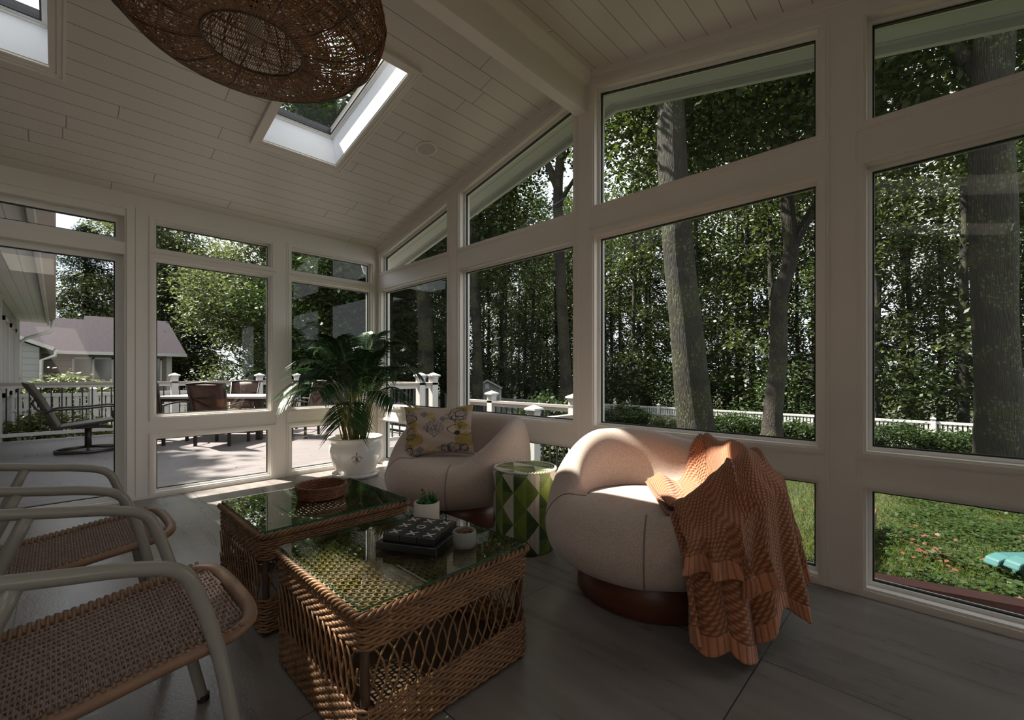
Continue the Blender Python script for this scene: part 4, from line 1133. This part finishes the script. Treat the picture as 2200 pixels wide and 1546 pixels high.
railing('lower landing railing in front of the grey shed', (5.0, 5.9), (5.0, 3.5), .57, -.40, [.60, 2.26], group=None)
railing('short stair railing on the lower landing, nearest the window', (3.95, 3.5), (4.95, 3.5), .47, -.42, [0.05], group=None)

# ---- swivel chair on the deck
t = thing('swivel_patio_chair', 'dark metal swivel patio chair seen side on through the glass door', 'patio chair', (.32, 8.75, -.10), math.radians(-3))
b = MB(); b.tube([(.33*math.cos(a), .33*math.sin(a), .03) for a in [2*PI*i/40 for i in range(40)]], .024, 6, True)
for a in (0, PI/2, PI, 1.5*PI): b.tube([(.33*math.cos(a), .33*math.sin(a), .035), (.02*math.cos(a), .02*math.sin(a), .07)], .018, 6)
b.build('base', 'chair_bronze', t, True)
MB().tube([(0, 0, .05), (0, 0, .36)], .038, 12).build('post', 'chair_bronze', t, True)
b = MB(); b.box(-.13, .12, -.12, .12, .34, .40); b.beam((.0, 0, .36), (.26, 0, .33), .05, .04); b.build('mechanism', 'chair_bronze', t)
b = MB(); b.prism([(-.28, -.27, .39), (.30, -.27, .47), (.34, -.27, .455), (.34, -.27, .435), (-.26, -.27, .355)], (0, .54, 0)); b.build('seat', 'chair_bronze', t, bevel=.01)
b = MB(); b.prism([(-.27, -.27, .36), (-.46, -.27, .80), (-.56, -.27, .98), (-.62, -.27, 1.0), (-.61, -.27, .95), (-.52, -.27, .80), (-.33, -.27, .36)], (0, .54, 0)); b.build('backrest', 'chair_bronze', t, bevel=.01)
for y in (-.29, .29):
    MB().tube(crom([(-.47, y, .80), (-.52, y, .72), (-.44, y, .60), (-.30, y, .62), (0, y, .63), (.24, y, .65), (.30, y, .60), (.26, y, .50), (.32, y, .45)], 5), .013, 6).build('armrest', 'chair_bronze', t, True)
# ---- dining set
def patio_chair():
    t = thing('patio_chair', '', 'patio chair')
    b = MB(); b.grid(lambda i, j: ((-.24+.48*i/8)*(1+.12*j/8), -.24-.14*(j/8)+.02*math.cos(PI*(i/4-1)), .42+.52*j/8), 9, 9); o = b.build('backrest', 'sling_brown', t, True)
    s = o.modifiers.new('s', 'SOLIDIFY'); s.thickness = .008
    b = MB(); b.grid(lambda i, j: (-.24+.48*i/8, -.26+.52*j/8, .40+.02*j/8), 9, 9); o = b.build('seat', 'sling_brown', t, True); s = o.modifiers.new('s', 'SOLIDIFY'); s.thickness = .008
    b = MB()
    for sg in (-1, 1): b.tube([(sg*.25, .27, .42), (sg*.25, -.26, .40), (sg*.285, -.39, .96)], .017, 8)
    b.tube([(-.29, -.385, .95), (0, -.40, .975), (.29, -.385, .95)], .019, 8); b.tube([(-.27, -.33, .74), (.27, -.33, .74)], .012, 6)
    b.tube([(-.25, -.34, .74), (0, -.30, .60), (.25, -.34, .74)], .012, 6); b.build('frame', 'chair_bronze', t, True)
    for sg in (-1, 1):
        for yy in (-.24, .25): MB().box(sg*.26-.018, sg*.26+.018, yy-.018, yy+.018, 0, .42).build('leg', 'chair_bronze', t)
        MB().tube(crom([(sg*.285, -.30, .62), (sg*.30, -.05, .655), (sg*.30, .18, .65), (sg*.29, .26, .58), (sg*.27, .25, .42)], 4), .014, 6).build('armrest', 'chair_bronze', t, True)
    return t
A0_ = math.radians(-46)
cen = Vector((2.08, 9.12, -.10)); ex = Vector((math.cos(A0_), math.sin(A0_), 0)); ey = Vector((-ex.y, ex.x, 0))
t = thing('patio_table', 'pale topped rectangular patio dining table on the sunny deck', 'patio table', cen, A0_)
MB().box(-.95, .95, -.50, .50, .69, .73).build('table_top', 'table_slab', t, bevel=.006); MB().box(-.90, .90, -.45, .45, .64, .69).build('apron', 'chair_bronze', t)
for sx in (-1, 1):
    for sy in (-1, 1): MB().box(sx*.85-.04, sx*.85+.04, sy*.40-.04, sy*.40+.04, 0, .64).build('leg', 'chair_bronze', t)
first = patio_chair(); k = 0
for q, rz, lab in (((-.52, -.80), 0, 'brown sling patio chair with its back to the room, partly behind the door post'), ((.52, -.84), 0, 'brown sling patio chair with a sunlit orange back facing the room'),
               ((-.35, .82), PI, 'brown sling patio chair on the far side of the patio table, nearer the rail post'), ((.5, .82), PI, 'brown sling patio chair on the far side of the patio table, behind the orange one'), ((1.32, .0), PI/2, 'brown sling patio chair at the right end of the patio table')):
    o = first if k == 0 else copy_tree(first); k += 1; p = cen+ex*q[0]+ey*q[1]; o.location = p; o.rotation_euler = (0, 0, A0_+rz); tag(o, lab, 'patio chair', 'brown sling chairs round the patio table')

# ---- house wing at the left (wall, bay window, eave, gutter)
t = thing('house_wing', 'cream house wing with vented soffit and gutter left of the deck', 'house', (-.66, 10.9, -.9))
b = MB().box(-3, 0, -6.2+.0, 5.0, 0, 3.25); b.build('wall', 'siding', t)
MB().box(.0, .05, -.10, .04, 0, 3.2).build('corner_board', 'trim_white', t); MB().box(.0, .05, 4.9, 5.04, 0, 3.2).build('corner_board', 'trim_white', t)
for y0 in (.5, 2.2, 3.7):
    w = MB(); w.box(0, .06, y0, y0+1.0, 1.5, 1.58); w.box(0, .06, y0, y0+1.0, 2.82, 2.9); w.box(0, .06, y0, y0+.08, 1.5, 2.9); w.box(0, .06, y0+.92, y0+1.0, 1.5, 2.9); w.box(0, .045, y0+.46, y0+.5, 1.5, 2.9)
    o = w.build('window', 'trim_white', t); MB().box(.005, .02, y0+.08, y0+.92, 1.58, 2.82).build('window_glazing', 'window_dark', o)
MB().box(-3, .50, -6.2, 5.6, 3.22, 3.26).build('soffit', 'soffit_board', t)
MB().box(.50, .54, -6.2, 5.6, 3.16, 3.42).build('fascia', 'trim_white', t)
MB().prism([(.54, -6.2, 3.28), (.65, -6.2, 3.34), (.66, -6.2, 3.41), (.54, -6.2, 3.41)], (0, 11.8, 0)).build('gutter', 'deck_rail_taupe', t)
MB().prism([(.60, -6.2, 3.42), (-3, -6.2, 4.7), (-3, -6.2, 3.42)], (0, 11.8, 0)).build('roof', 'roof_shingle', t)
MB().tube([(.60, 5.45, 3.34), (.60, 5.42, 3.1), (.54, 5.36, 2.98), (.15, 5.10, 2.78), (.05, 5.06, 2.65), (.05, 5.06, 0)], .04, 8).build('downspout', 'trim_white', t, True)
# ---- neighbouring house
t = thing('neighbour_house', 'low house with purple grey shingle roof and pinkish wall beyond the deck', 'house', (0, 24, -.9))
b = MB().box(-9, 3.4, 0, 8, 0, 2.72); b.build('wall', 'siding_pink', t)
MB().prism([(-9.5, -.45, 2.78), (-9.5, 4.2, 4.42), (-9.5, 9, 2.8), (-9.5, 8.9, 2.65), (-9.5, 4.2, 4.27), (-9.5, -.45, 2.66)], (10.4, 0, 0)).build('roof', 'roof_shingle', t)
MB().prism([(.9, -.45, 2.78), (.9, 4.2, 4.60), (.9, 9, 2.8), (.9, -.45, 2.66)], (3.05, 0, 0)).build('roof', 'roof_shingle', t)
MB().box(-9.5, 3.95, -.58, -.45, 2.66, 2.78).build('gutter', 'trim_white', t); MB().box(3.32, 3.5, -.05, .1, 0, 2.7).build('corner_board', 'trim_white', t)
for x0, x1 in ((.42, 1.62), (2.2, 3.16)):
    w = MB(); w.box(x0, x1, -.06, 0, 1.55, 1.62); w.box(x0, x1, -.06, 0, 2.5, 2.57); w.box(x0, x0+.07, -.06, 0, 1.55, 2.57); w.box(x1-.07, x1, -.06, 0, 1.55, 2.57); w.box((x0+x1)/2-.03, (x0+x1)/2+.03, -.06, 0, 1.55, 2.57)
    o = w.build('window', 'trim_white', t); MB().box(x0+.05, x1-.05, -.03, -.01, 1.6, 2.52).build('window_glazing', 'window_dark', o)
t2 = thing('garage_wing', 'white sided gable wing in front of the purple roofed house', 'garage', (-1.62, 20.5, -.9))
b = MB(); b.prism([(-3, 0, 0), (1.25, 0, 0), (1.25, 0, 2.75), (-1.0, 0, 3.75), (-3, 0, 2.9)], (0, 3.3, 0)); b.build('wall', 'siding', t2)
MB().prism([(1.55, -.2, 2.66), (-1.0, -.2, 3.80), (-1.0, -.2, 3.92), (1.60, -.2, 2.76)], (0, 3.8, 0)).build('roof', 'trim_white', t2)
MB().prism([(-3.4, -.2, 2.75), (-1.0, -.2, 3.80), (-1.0, -.2, 3.92), (-3.4, -.2, 2.85)], (0, 3.8, 0)).build('roof', 'roof_shingle', t2)
MB().tube([(1.62, -.1, 2.68), (1.60, -.12, 2.5), (1.30, -.05, 2.35), (1.28, -.05, 0)], .05, 8).build('downspout', 'trim_white', t2, True)

# ---- privacy fence behind the long railing
def fence(label, p0, p1, z0, z1, span, cat='fence', gap=.02, bw=.085, name='vinyl_fence', zf=None):
    p0, p1 = Vector((*p0, 0)), Vector((*p1, 0)); L_ = (p1-p0).length; d = (p1-p0).normalized()
    t = thing(name, label, cat, (p0.x, p0.y, 0), math.atan2(d.y, d.x)); n = int(round(L_/span)); s = L_/n
    b = MB(); b.box(0, s, -.03, .03, z1-.12, z1-.04); b.box(0, s, -.03, .03, z1-.42, z1-.36); b.box(0, s, -.03, .03, z0+.05, z0+.17); k = int(s/(bw+gap))
    for i in range(k): x = (i+.5)*s/k; b.box(x-bw/2, x+bw/2, -.012, .012, z0+.1, z1-.06)
    pn = b.build('fence_panel', 'deck_white', t)
    b = MB().box(-.06, .06, -.06, .06, z0-.1, z1+.04); V = [(-.08, -.08, z1+.04), (.08, -.08, z1+.04), (.08, .08, z1+.04), (-.08, .08, z1+.04), (0, 0, z1+.12)]
    b.add(V, [(3, 2, 1, 0), (0, 1, 4), (1, 2, 4), (2, 3, 4), (3, 0, 4)]); po = b.build('fence_post', 'deck_white', t)
    for i in range(n+1):
        o = po if i == 0 else po.copy()
        if i: COL.objects.link(o); o.parent = t
        o.location = (i*s, 0, 0)
        if i < n:
            o = pn if i == 0 else pn.copy()
            if i: COL.objects.link(o); o.parent = t
            o.location = (i*s, 0, 0)
    return t
fence('white board fence with narrow gaps behind the clipped yellow green hedge', (-4, 14.2), (2.9, 14.2), -.9, .62, 2.3)
fence('long white garden fence running along the edge of the woods', (20, -7), (20, 35.7), -1.6, -.50, 2.37, gap=.035, bw=.075)

# ---- shed
t = thing('garden_shed', 'small grey gabled shed with white vent beyond the lower railing', 'shed', (17.2, 18.6, -1.5), math.radians(-45))
b = MB(); b.prism([(-.75, 0, 0), (.75, 0, 0), (.75, 0, 1.75), (0, 0, 2.12), (-.75, 0, 1.75)], (0, 1.8, 0)); b.build('wall', 'pot_sage', t)
for s in (-1, 1): MB().prism([(0, -.1, 2.13), (s*.86, -.1, 1.68), (s*.86, -.1, 1.74), (0, -.1, 2.20)], (0, 2.0, 0)).build('roof', 'roof_shingle', t); MB().prism([(0, -.13, 2.12), (s*.86, -.13, 1.66), (s*.86, -.13, 1.74), (0, -.13, 2.20)], (0, .03, 0)).build('bargeboard', 'trim_white', t)
MB().box(-.11, .11, -.02, 0, 1.68, 1.95).build('vent', 'trim_white', t)
for s in (-1, 1): MB().box(s*.75-.05, s*.75+.05, -.015, .05, 0, 1.72).build('corner_board', 'trim_white', t)

# ---- garden edging, teal plastic thing
o = MB().beam((4.02, -1.6, -.33), (3.52, .53, -.33), .12, .13).build('timber_edging', 'timber_red'); tag(o, 'weathered red timber edging lying just outside the lower right window', 'edging')
o = MB().beam((3.66, .47, -.34), (5.5, .49, -.36), .13, .12).build('timber_edging', 'timber_red'); tag(o, 'weathered red timber edging running from the window out into the lawn', 'edging')
t = thing('teal_lounger', 'teal plastic slatted lounge seat lying in the ivy at the right edge', 'garden seat', (4.98, -.55, -.36), math.radians(-136))
for k in range(4):
    x = k*.13; b = MB(); prof = [(-.45, 0), (-.43, .05), (-.36, .075), (.36, .075), (.43, .05), (.45, 0)]
    b.prism([(y*.0+x, y, z+.03*k) for y, z in prof], (.10, 0, 0)); b.build('slat', 'teal_plastic', t, bevel=.012)
MB().box(-.02, .5, -.36, -.32, -.02, .05).build('frame', 'teal_plastic', t); MB().box(-.02, .5, .32, .36, -.02, .05).build('frame', 'teal_plastic', t)

# ---- bushes
def bush(name, label, c, R, m, n=9000, size=.09, group=None, cat='bush', seed=1):
    r = np.random.default_rng(seed); cc = blob_centers(int(n/40), (0, 0, R[2]*.95), R, r, .75)
    cc = cc[cc[:, 2] > -.05*R[2]]
    V, F = leaves(n, cc, size*1.1, size, .4, r=r)
    core_ = None
    o = npmesh(name, V, F, m); o.location = c; tag(o, label, cat, group); return o
HB = [(1345, 18.6, 1.15, 'leaf_hedge', 'rounded dark bush by the fence, left of the big mossy trunk'), (1425, 18.9, .62, 'leaf_bright', 'wispy light green shrub by the fence, just left of the mossy trunk'), (1580, 18.5, 1.05, 'leaf_hedge', 'rounded dark bush by the fence between the mossy trunk and the leaning trunk'),
      (1715, 18.4, .85, 'leaf_hedge', 'rounded dark bush by the fence, right of the leaning trunk'), (1795, 18.5, .8, 'leaf_hedge', 'dark bush by the fence hidden behind the thick window post'), (1935, 18.3, 1.0, 'leaf_hedge', 'wide dark bush by the fence in the right window'), (2065, 18.3, .85, 'leaf_hedge', 'dark bush by the fence beside the lichen covered trunk')]
for i, (u, X, R, m, lab) in enumerate(HB):
    a = YAW+math.atan((u-1100)/947); y = X/math.tan(a); bush('garden_bush', lab, (X, y, gh(X, y)), (R, R, R*.40), m, 9000 if R > .7 else 5000, .085, None, seed=20+i)
bush('clipped_hedge', 'clipped yellow green hedge between the deck railing and the white board fence', (-.05, 12.3, -1.0), (1.1, .5, .62), 'leaf_yellow', 12000, .07, None, 'hedge', 40)
bush('flowering_shrub', 'light green flowering shrub above the white board fence', (.25, 16.2, -.9), (1.0, .8, .95), 'leaf_bright', 7000, .11, None, 'shrub', 41)
bush('garden_bush', 'sunlit shrub below the deck rail outside the corner window', (6.4, 5.2, -.9), (.8, .8, .75), 'leaf_hedge', 6000, .08, None, 'bush', 42)

# ---- trees
def trunk_mesh(b, pts, rad, n=14, seed=0, rough=.06):
    q = np.random.default_rng(seed); P = [Vector(p) for p in pts]; k0 = len(b.v); b.tube(P, rad, n)
    return b
def make_trunk(path, rads, m, parent, n=22, seed=0, branches=()):
    P = crom(path, 5); R = [rads[0]]*0
    k = len(P); R = [interp(i/(k-1)*(len(rads)-1), [(j, r_) for j, r_ in enumerate(rads)]) for i in range(k)]
    b = MB(); b.tube(P, R, n)
    for br, r0 in branches: Q = crom(br, 4); b.tube(Q, [r0*(1-.75*i/(len(Q)-1)) for i in range(len(Q))], 9)
    q = np.random.default_rng(seed)
    ang = q.normal(0, 1, (8,))
    o = b.build('trunk', m, parent, True)
    # gentle lumps
    for v in o.data.vertices:
        c = v.co; s = .02*math.sin(c.z*2.1+ang[0])+.018*math.sin(c.x*9+c.z*1.3+ang[1])+.018*math.sin(c.y*8-c.z*1.7+ang[2]); v.co.x += s*rads[0]*1.6; v.co.y += s*rads[0]*1.4
    return o
def crown(parent, blobs, n, size, m, seed, spread=.35, name='foliage', nc=None, shell=.5):
    r = np.random.default_rng(seed); cs = []
    tot = sum(b_[1][0]*b_[1][1]*b_[1][2] for b_ in blobs)
    for c, R in blobs: cs.append(blob_centers(max(6, int((nc or n/45)*R[0]*R[1]*R[2]/tot)), c, R, r, shell))
    cs = np.concatenate(cs); V, F = leaves(n, cs, spread, size, .35, .25, r=r); return npmesh(name, V, F, m, parent)
def uvx(u, X): a = YAW+math.atan((u-1100)/947); return X/math.tan(a)
# big garden trees
def big(label, base, path, rads, m, branches, blobs, n, size, lm, seed):
    t = thing('garden_tree', label, 'tree', (base[0], base[1], gh(base[0], base[1])-.05)); z = t.location.z
    f_ = lambda p: (p[0]-base[0], p[1]-base[1], p[2]-z)
    make_trunk([f_(p) for p in path], rads, m, t, 24, seed, [([f_(p) for p in br], r0) for br, r0 in branches])
    if blobs: crown(t, [(f_(c), R) for c, R in blobs], n, size, lm, seed, .35)
    return t
big('huge mossy maple trunk leaning left in the middle of the large window', (8.15, 3.05), [(8.15, 3.0, -.9), (8.08, 3.12, -.2), (8.0, 3.22, .9), (7.9, 3.30, 2.2), (7.8, 3.40, 3.6), (7.76, 3.48, 5.2), (7.8, 3.45, 7.5), (7.9, 3.4, 11)],
    [.46, .33, .30, .275, .255, .245, .21, .12], 'bark_mossy', [([(7.8, 3.45, 6.8), (8.6, 3.0, 8.4), (10, 2.4, 9.6)], .14), ([(7.8, 3.45, 6.4), (8.2, 4.6, 8), (8.6, 6, 9.2)], .13)],
    [((9.0, 3.2, 8.2), (2.8, 3.0, 2.6)), ((9.6, 4.6, 6.6), (1.8, 1.8, 1.4)), ((9.5, 1.8, 6.4), (1.9, 1.6, 1.2))], 26000, .13, 'leaf_forest', 1)
big('slimmer brown trunk with a kink and a side branch, right of the mossy maple', (12.3, 2.9), [(12.3, 2.93, -1.1), (12.35, 2.95, -.2), (12.5, 2.86, 1.6), (12.5, 2.83, 2.9), (12.65, 2.62, 4.0), (12.65, 2.72, 5.6), (12.7, 2.60, 8), (12.7, 2.6, 12)],
    [.31, .225, .19, .18, .165, .15, .13, .08], 'bark_grey', [([(12.6, 2.66, 4.0), (12.9, 2.1, 5.2), (13.3, 1.2, 6.4), (13.6, .2, 7.6)], .13), ([(12.66, 2.7, 6.2), (12.6, 3.4, 7.3), (12.6, 4.2, 8.8)], .14)],
    [((13.2, 2.6, 9.4), (3.2, 3.0, 2.6)), ((14, .6, 7.6), (2.0, 1.8, 1.4)), ((13.4, 4.6, 8.2), (2.0, 1.8, 1.6))], 26000, .15, 'leaf_forest', 2)
big('thick lichen covered trunk at the right edge of the view', (9.78, -.66), [(9.78, -.68, -1.2), (9.74, -.66, -.2), (9.68, -.62, 1.2), (9.62, -.58, 3.6), (9.64, -.58, 6.2), (9.7, -.66, 10)],
    [.42, .29, .255, .245, .225, .15], 'bark_mossy', [([(9.64, -.58, 5.2), (10.1, .2, 7.0), (10.7, 1.1, 8.6)], .11)],
    [((10.6, .4, 8.6), (2.8, 2.8, 2.2)), ((11.2, -1.8, 7.4), (2.2, 2.2, 1.9)), ((11.4, .9, 5.0), (1.3, 1.2, .8))], 26000, .13, 'leaf_forest', 3)
big('straight forking trunk beside the central white post', (11.3, 8.5), [(11.3, 8.5, -1.0), (11.25, 8.52, 1.2), (11.15, 8.65, 4.4), (11.1, 8.68, 7.2), (11.4, 8.5, 9.5), (11.6, 8.4, 12)],
    [.26, .18, .165, .15, .12, .07], 'bark_grey', [([(11.1, 8.68, 6.9), (10.8, 9.2, 8.4), (10.5, 9.8, 10.5)], .14), ([(11.1, 8.68, 6.4), (11.3, 7.9, 7.4), (11.7, 7.2, 8.4)], .08)],
    [((11.3, 9.2, 10.5), (2.4, 2.4, 2.2)), ((11.6, 7.4, 8.4), (1.3, 1.2, .9)), ((11.4, 10.8, 8.6), (1.5, 1.5, 1.0))], 16000, .15, 'leaf_forest', 4)
big('dark leafy trunk at the left of the second right hand window', (9.9, 11.2), [(9.9, 11.2, -1.1), (9.92, 11.25, 2), (9.85, 11.4, 6), (9.9, 11.5, 11)],
    [.24, .15, .14, .09], 'bark_dark', [], [((10.6, 12.2, 7.2), (2.2, 2.2, 2.2)), ((10.4, 10.4, 5.2), (1.4, 1.3, 1.0))], 14000, .15, 'leaf_forest', 5)
big('dark trunk seen through the small triangular corner window', (9.0, 12.9), [(9.0, 12.9, -1.1), (9.0, 12.95, 3), (8.8, 13.1, 6), (8.7, 13.1, 12)],
    [.34, .25, .22, .12], 'bark_dark', [([(8.8, 13.1, 5.6), (8.6, 13.8, 7), (8.3, 14.6, 8.4)], .08)], [((9.2, 13.6, 8.2), (2.2, 2.2, 2.0)), ((10, 13, 4.6), (1.2, 1.2, 1.0))], 14000, .15, 'leaf_forest', 6)

# broad sunlit trees beyond the deck
def leafy(name, label, loc, h, Rr, n, size, lm, seed, bm='bark_dark', cat='tree', group=None, low=.1):
    t = thing(name, label, cat, loc); make_trunk([(0, 0, 0), (.1, 0, h*.35), (0, .1, h*.8)], [.22, .16, .05], bm, t, 10, seed)
    r = random.Random(seed); bl = []
    for k in range(12):
        z = h*(low+(1-low)*k/12); w = Rr*math.sin(PI*min(.97, .18+.8*(k/12)))
        a = r.random()*6.28; bl.append(((w*.45*math.cos(a), w*.45*math.sin(a), z), (w*.75, w*.75, h/9)))
    crown(t, bl, n, size, lm, seed, .28, nc=n/70)
    return t
leafy('broadleaf_tree', 'pale sunlit tree just right of the purple roofed house', (6.2, 20.0, -1.1), 10.0, 3.0, 60000, .125, 'leaf_bright', 51)
leafy('broadleaf_tree', 'pale sunlit tree rising behind the purple shingle roof', (4.6, 34.0, -1.2), 13.5, 4.6, 85000, .17, 'leaf_bright', 52)
leafy('broadleaf_tree', 'darker green tree beyond the palm, filling the narrow window', (7.2, 16.5, -1.0), 9.5, 2.7, 36000, .14, 'leaf_hedge', 53)
leafy('broadleaf_tree', 'dark green tree seen through the corner, right of the palm', (9.6, 15.6, -1.1), 9.0, 2.4, 30000, .14, 'leaf_forest', 54)
leafy('broadleaf_tree', 'tall green tree visible up through the skylight', (8.4, 22.0, -1.2), 18.5, 4.2, 60000, .22, 'leaf_hedge', 55)
t = thing('tree_shade_caster', 'tall tree added behind the house wing to shade the left of the deck', 'tree', (-5.32, 10.5, -.9))  # added to block sun; crown shaped to shade deck and left floor
make_trunk([(0, 0, 0), (.1, 0, 4), (.5, .3, 7.5), (.8, .6, 10)], [.34, .28, .2, .08], 'bark_dark', t, 12, 71)
crown(t, [((.5, -2.2, 9.9), (2.5, 2.2, 1.3)), ((.7, .8, 10.1), (2.5, 2.3, 1.6)), ((1.2, 3.6, 9.9), (2.6, 2.2, 1.4)), ((-.6, .5, 11.4), (3.0, 3.6, 1.4))], 64000, .32, 'leaf_hedge', 71, .3, nc=900, shell=.1)
def conifer(label, loc, h, R, seed):
    t = thing('conifer_tree', label, 'tree', loc); make_trunk([(0, 0, 0), (0, 0, h*.5), (0, 0, h)], [.28, .18, .03], 'bark_dark', t, 10, seed); r = np.random.default_rng(seed); cs = []
    for k in range(120):
        z = h*(.08+.90*r.random()); a = r.random()*6.28; L_ = R*(1-z/h)**.7*(.7+.5*r.random())
        for s in np.linspace(.15, 1, 8): cs.append((L_*s*math.cos(a), L_*s*math.sin(a), z-.10*L_*s+.05*L_*s*s))
    V, F = leaves(26000, np.array(cs), .16, .20, .8, aspect=.25, r=r); npmesh('foliage', V, F, 'leaf_conifer', t); return t
conifer('dark conifer behind the purple roof, seen through the glass door', (1.2, 35, -1), 10.5, 4.2, 61)
conifer('dark conifer right of the others behind the purple roof', (5.0, 33, -1), 10.0, 4.0, 62)
conifer('tall conifer whose top shows in the strip window over the door', (3.1, 38, -1), 16.0, 4.6, 63)
conifer('dark conifer at the far left behind the roofs', (-3.5, 36, -1), 10.0, 4.0, 64)

# slender woodland trees behind the fence: four kinds copied about
protos = []
for k in range(5):
    r = random.Random(80+k); h = 17+2.5*r.random(); lean = r.uniform(-.6, .6)
    t = thing('woodland_tree', '', 'tree'); P = [(0, 0, 0), (lean*.2, .1, h*.3), (lean*.6, .0, h*.6), (lean, .2, h)]
    make_trunk(P, [.19, .14, .11, .04], 'bark_dark', t, 8, k, [([(lean*.4, 0, h*z_), (lean*.4+dx, dy, h*z_+1.2)], .05) for z_, dx, dy in ((.35, .9, .6), (.45, -.8, .9), (.55, .7, -.9), (.28, -.9, -.7), (.62, -1, .3))])
    bl = [((lean*z_+r.uniform(-1.5, 1.5), r.uniform(-1.5, 1.5), h*z_), (1.5, 1.5, .9)) for z_ in (.14, .22, .3, .38, .46, .54, .6, .66, .72, .8, .88, .96) for _ in range(2)]
    crown(t, bl, 6500, .21, 'leaf_forest', 90+k, .26, nc=120); protos.append(t)
rw = random.Random(3); used = set(); cnt = 0
def put(x, y, lab, grp):
    global cnt
    k = rw.randrange(5); o = protos[k] if k not in used else copy_tree(protos[k]); used.add(k)
    o.location = (x, y, gh(x, y)); o.rotation_euler = (0, 0, rw.random()*6.28); s = rw.uniform(.8, 1.15); o.scale = (s, s, s); tag(o, lab, 'tree', grp); cnt += 1
def wlab(x, y):
    u = 1100+947*math.tan(math.atan2(x, y)-YAW)
    for lim, w in ((600, 'glass door and the window beside it'), (815, 'narrow window behind the palm'), (970, 'corner window right of the palm'), (1250, 'window left of the central post'), (1800, 'large window behind the sunlit tub chair'), (1e9, 'window at the right edge')):
        if u < lim: return ('slender dark woodland tree far off, seen through the '+w, 'woodland trees seen through the '+w)
G1 = 'slender dark trees in the woods behind the white fence'
for i in range(78):
    y = -9+46*((i*.618034) % 1); x = 21.5+22*((i+.5)/78)**.9+rw.uniform(-.6, .6); put(x, y, *wlab(x, y))
G2 = 'distant trees beyond the lawn past the deck'
for i in range(26):
    x = 10.5+11*((i*.618034) % 1); y = 20+17*((i+.5)/26); put(x, y, *wlab(x, y))
# leafy undergrowth behind the fence
r = np.random.default_rng(9); cs = np.stack([21+12*r.random(900), -8+46*r.random(900), np.zeros(900)], 1); cs[:, 2] = -1.9+4.2*r.random(900)**1.5*(.5+.5*r.random(900))
V, F = leaves(60000, cs, .38, .19, .4, r=r); o = npmesh('undergrowth', V, F, 'leaf_hedge'); tag(o, 'tangled leafy undergrowth in the woods behind the white fence', 'undergrowth', kind='stuff')
# lawn blades, ivy and fallen leaves
r = np.random.default_rng(12); n = 110000; x = 2.75+7.5*r.random(n)**1.5; y = -3.5+7.5*r.random(n); keep = ~((x < 3.5) & (y < .5)); x, y = x[keep], y[keep]; n = len(x)
z = -.35-.07*np.clip(x-3, 0, 30); hgt = .035+.045*r.random(n); a = r.random(n)*6.28; w = .0022+.002*r.random(n); ln = .03*r.normal(0, 1, (n, 2))
p = np.stack([x, y, z-.01], 1); d = np.stack([np.cos(a), np.sin(a), 0*a], 1)*w[:, None]; tip = p+np.stack([ln[:, 0], ln[:, 1], hgt], 1)
V = np.stack([p-d, p+d, tip+d*.2, tip-d*.2], 1).reshape(-1, 3); o = npmesh('lawn_grass', V, np.arange(4*n).reshape(-1, 4), 'grass_blade'); tag(o, 'sunlit lawn grass outside the right hand windows', 'grass', kind='stuff')
r = np.random.default_rng(13); cs = np.stack([3.7+4.5*r.random(700), -3.2+3.6*r.random(700), np.zeros(700)], 1); cs[:, 2] = -.31-.07*(cs[:, 0]-3)
V, F = leaves(30000, cs, np.array([.09, .09, .025]), .034, 1.2, aspect=.9, r=r); o = npmesh('ground_ivy', V, F, 'leaf_hedge'); tag(o, 'low ivy growing in the bed between the red timbers', 'ground cover', kind='stuff')
cs = np.stack([3.7+3.8*r.random(60), -2.2+4.5*r.random(60), np.zeros(60)], 1); cs[:25, :2] = np.array([4.9, .0])+r.normal(0, 1, (25, 2))*np.array([.35, .22]); cs[:, 2] = -.285-.07*(cs[:, 0]-3)
V, F = leaves(200, cs, np.array([.10, .10, .004]), .042, 1.5, aspect=.9, r=r); o = npmesh('fallen_leaves', V, F, 'leaf_red'); tag(o, 'scattered reddish fallen leaves on the grass', 'fallen leaves', kind='stuff')
r = np.random.default_rng(15); cs = np.stack([-.5+6*r.random(60), 4.9+5.6*r.random(60), np.full(60, -.094)], 1)
V, F = leaves(70, cs, np.array([.1, .1, .001]), .035, 4, aspect=.6, r=r); o = npmesh('deck_leaves', V, F, 'branch_dark'); tag(o, 'small dry leaves scattered over the deck boards', 'fallen leaves', kind='stuff')
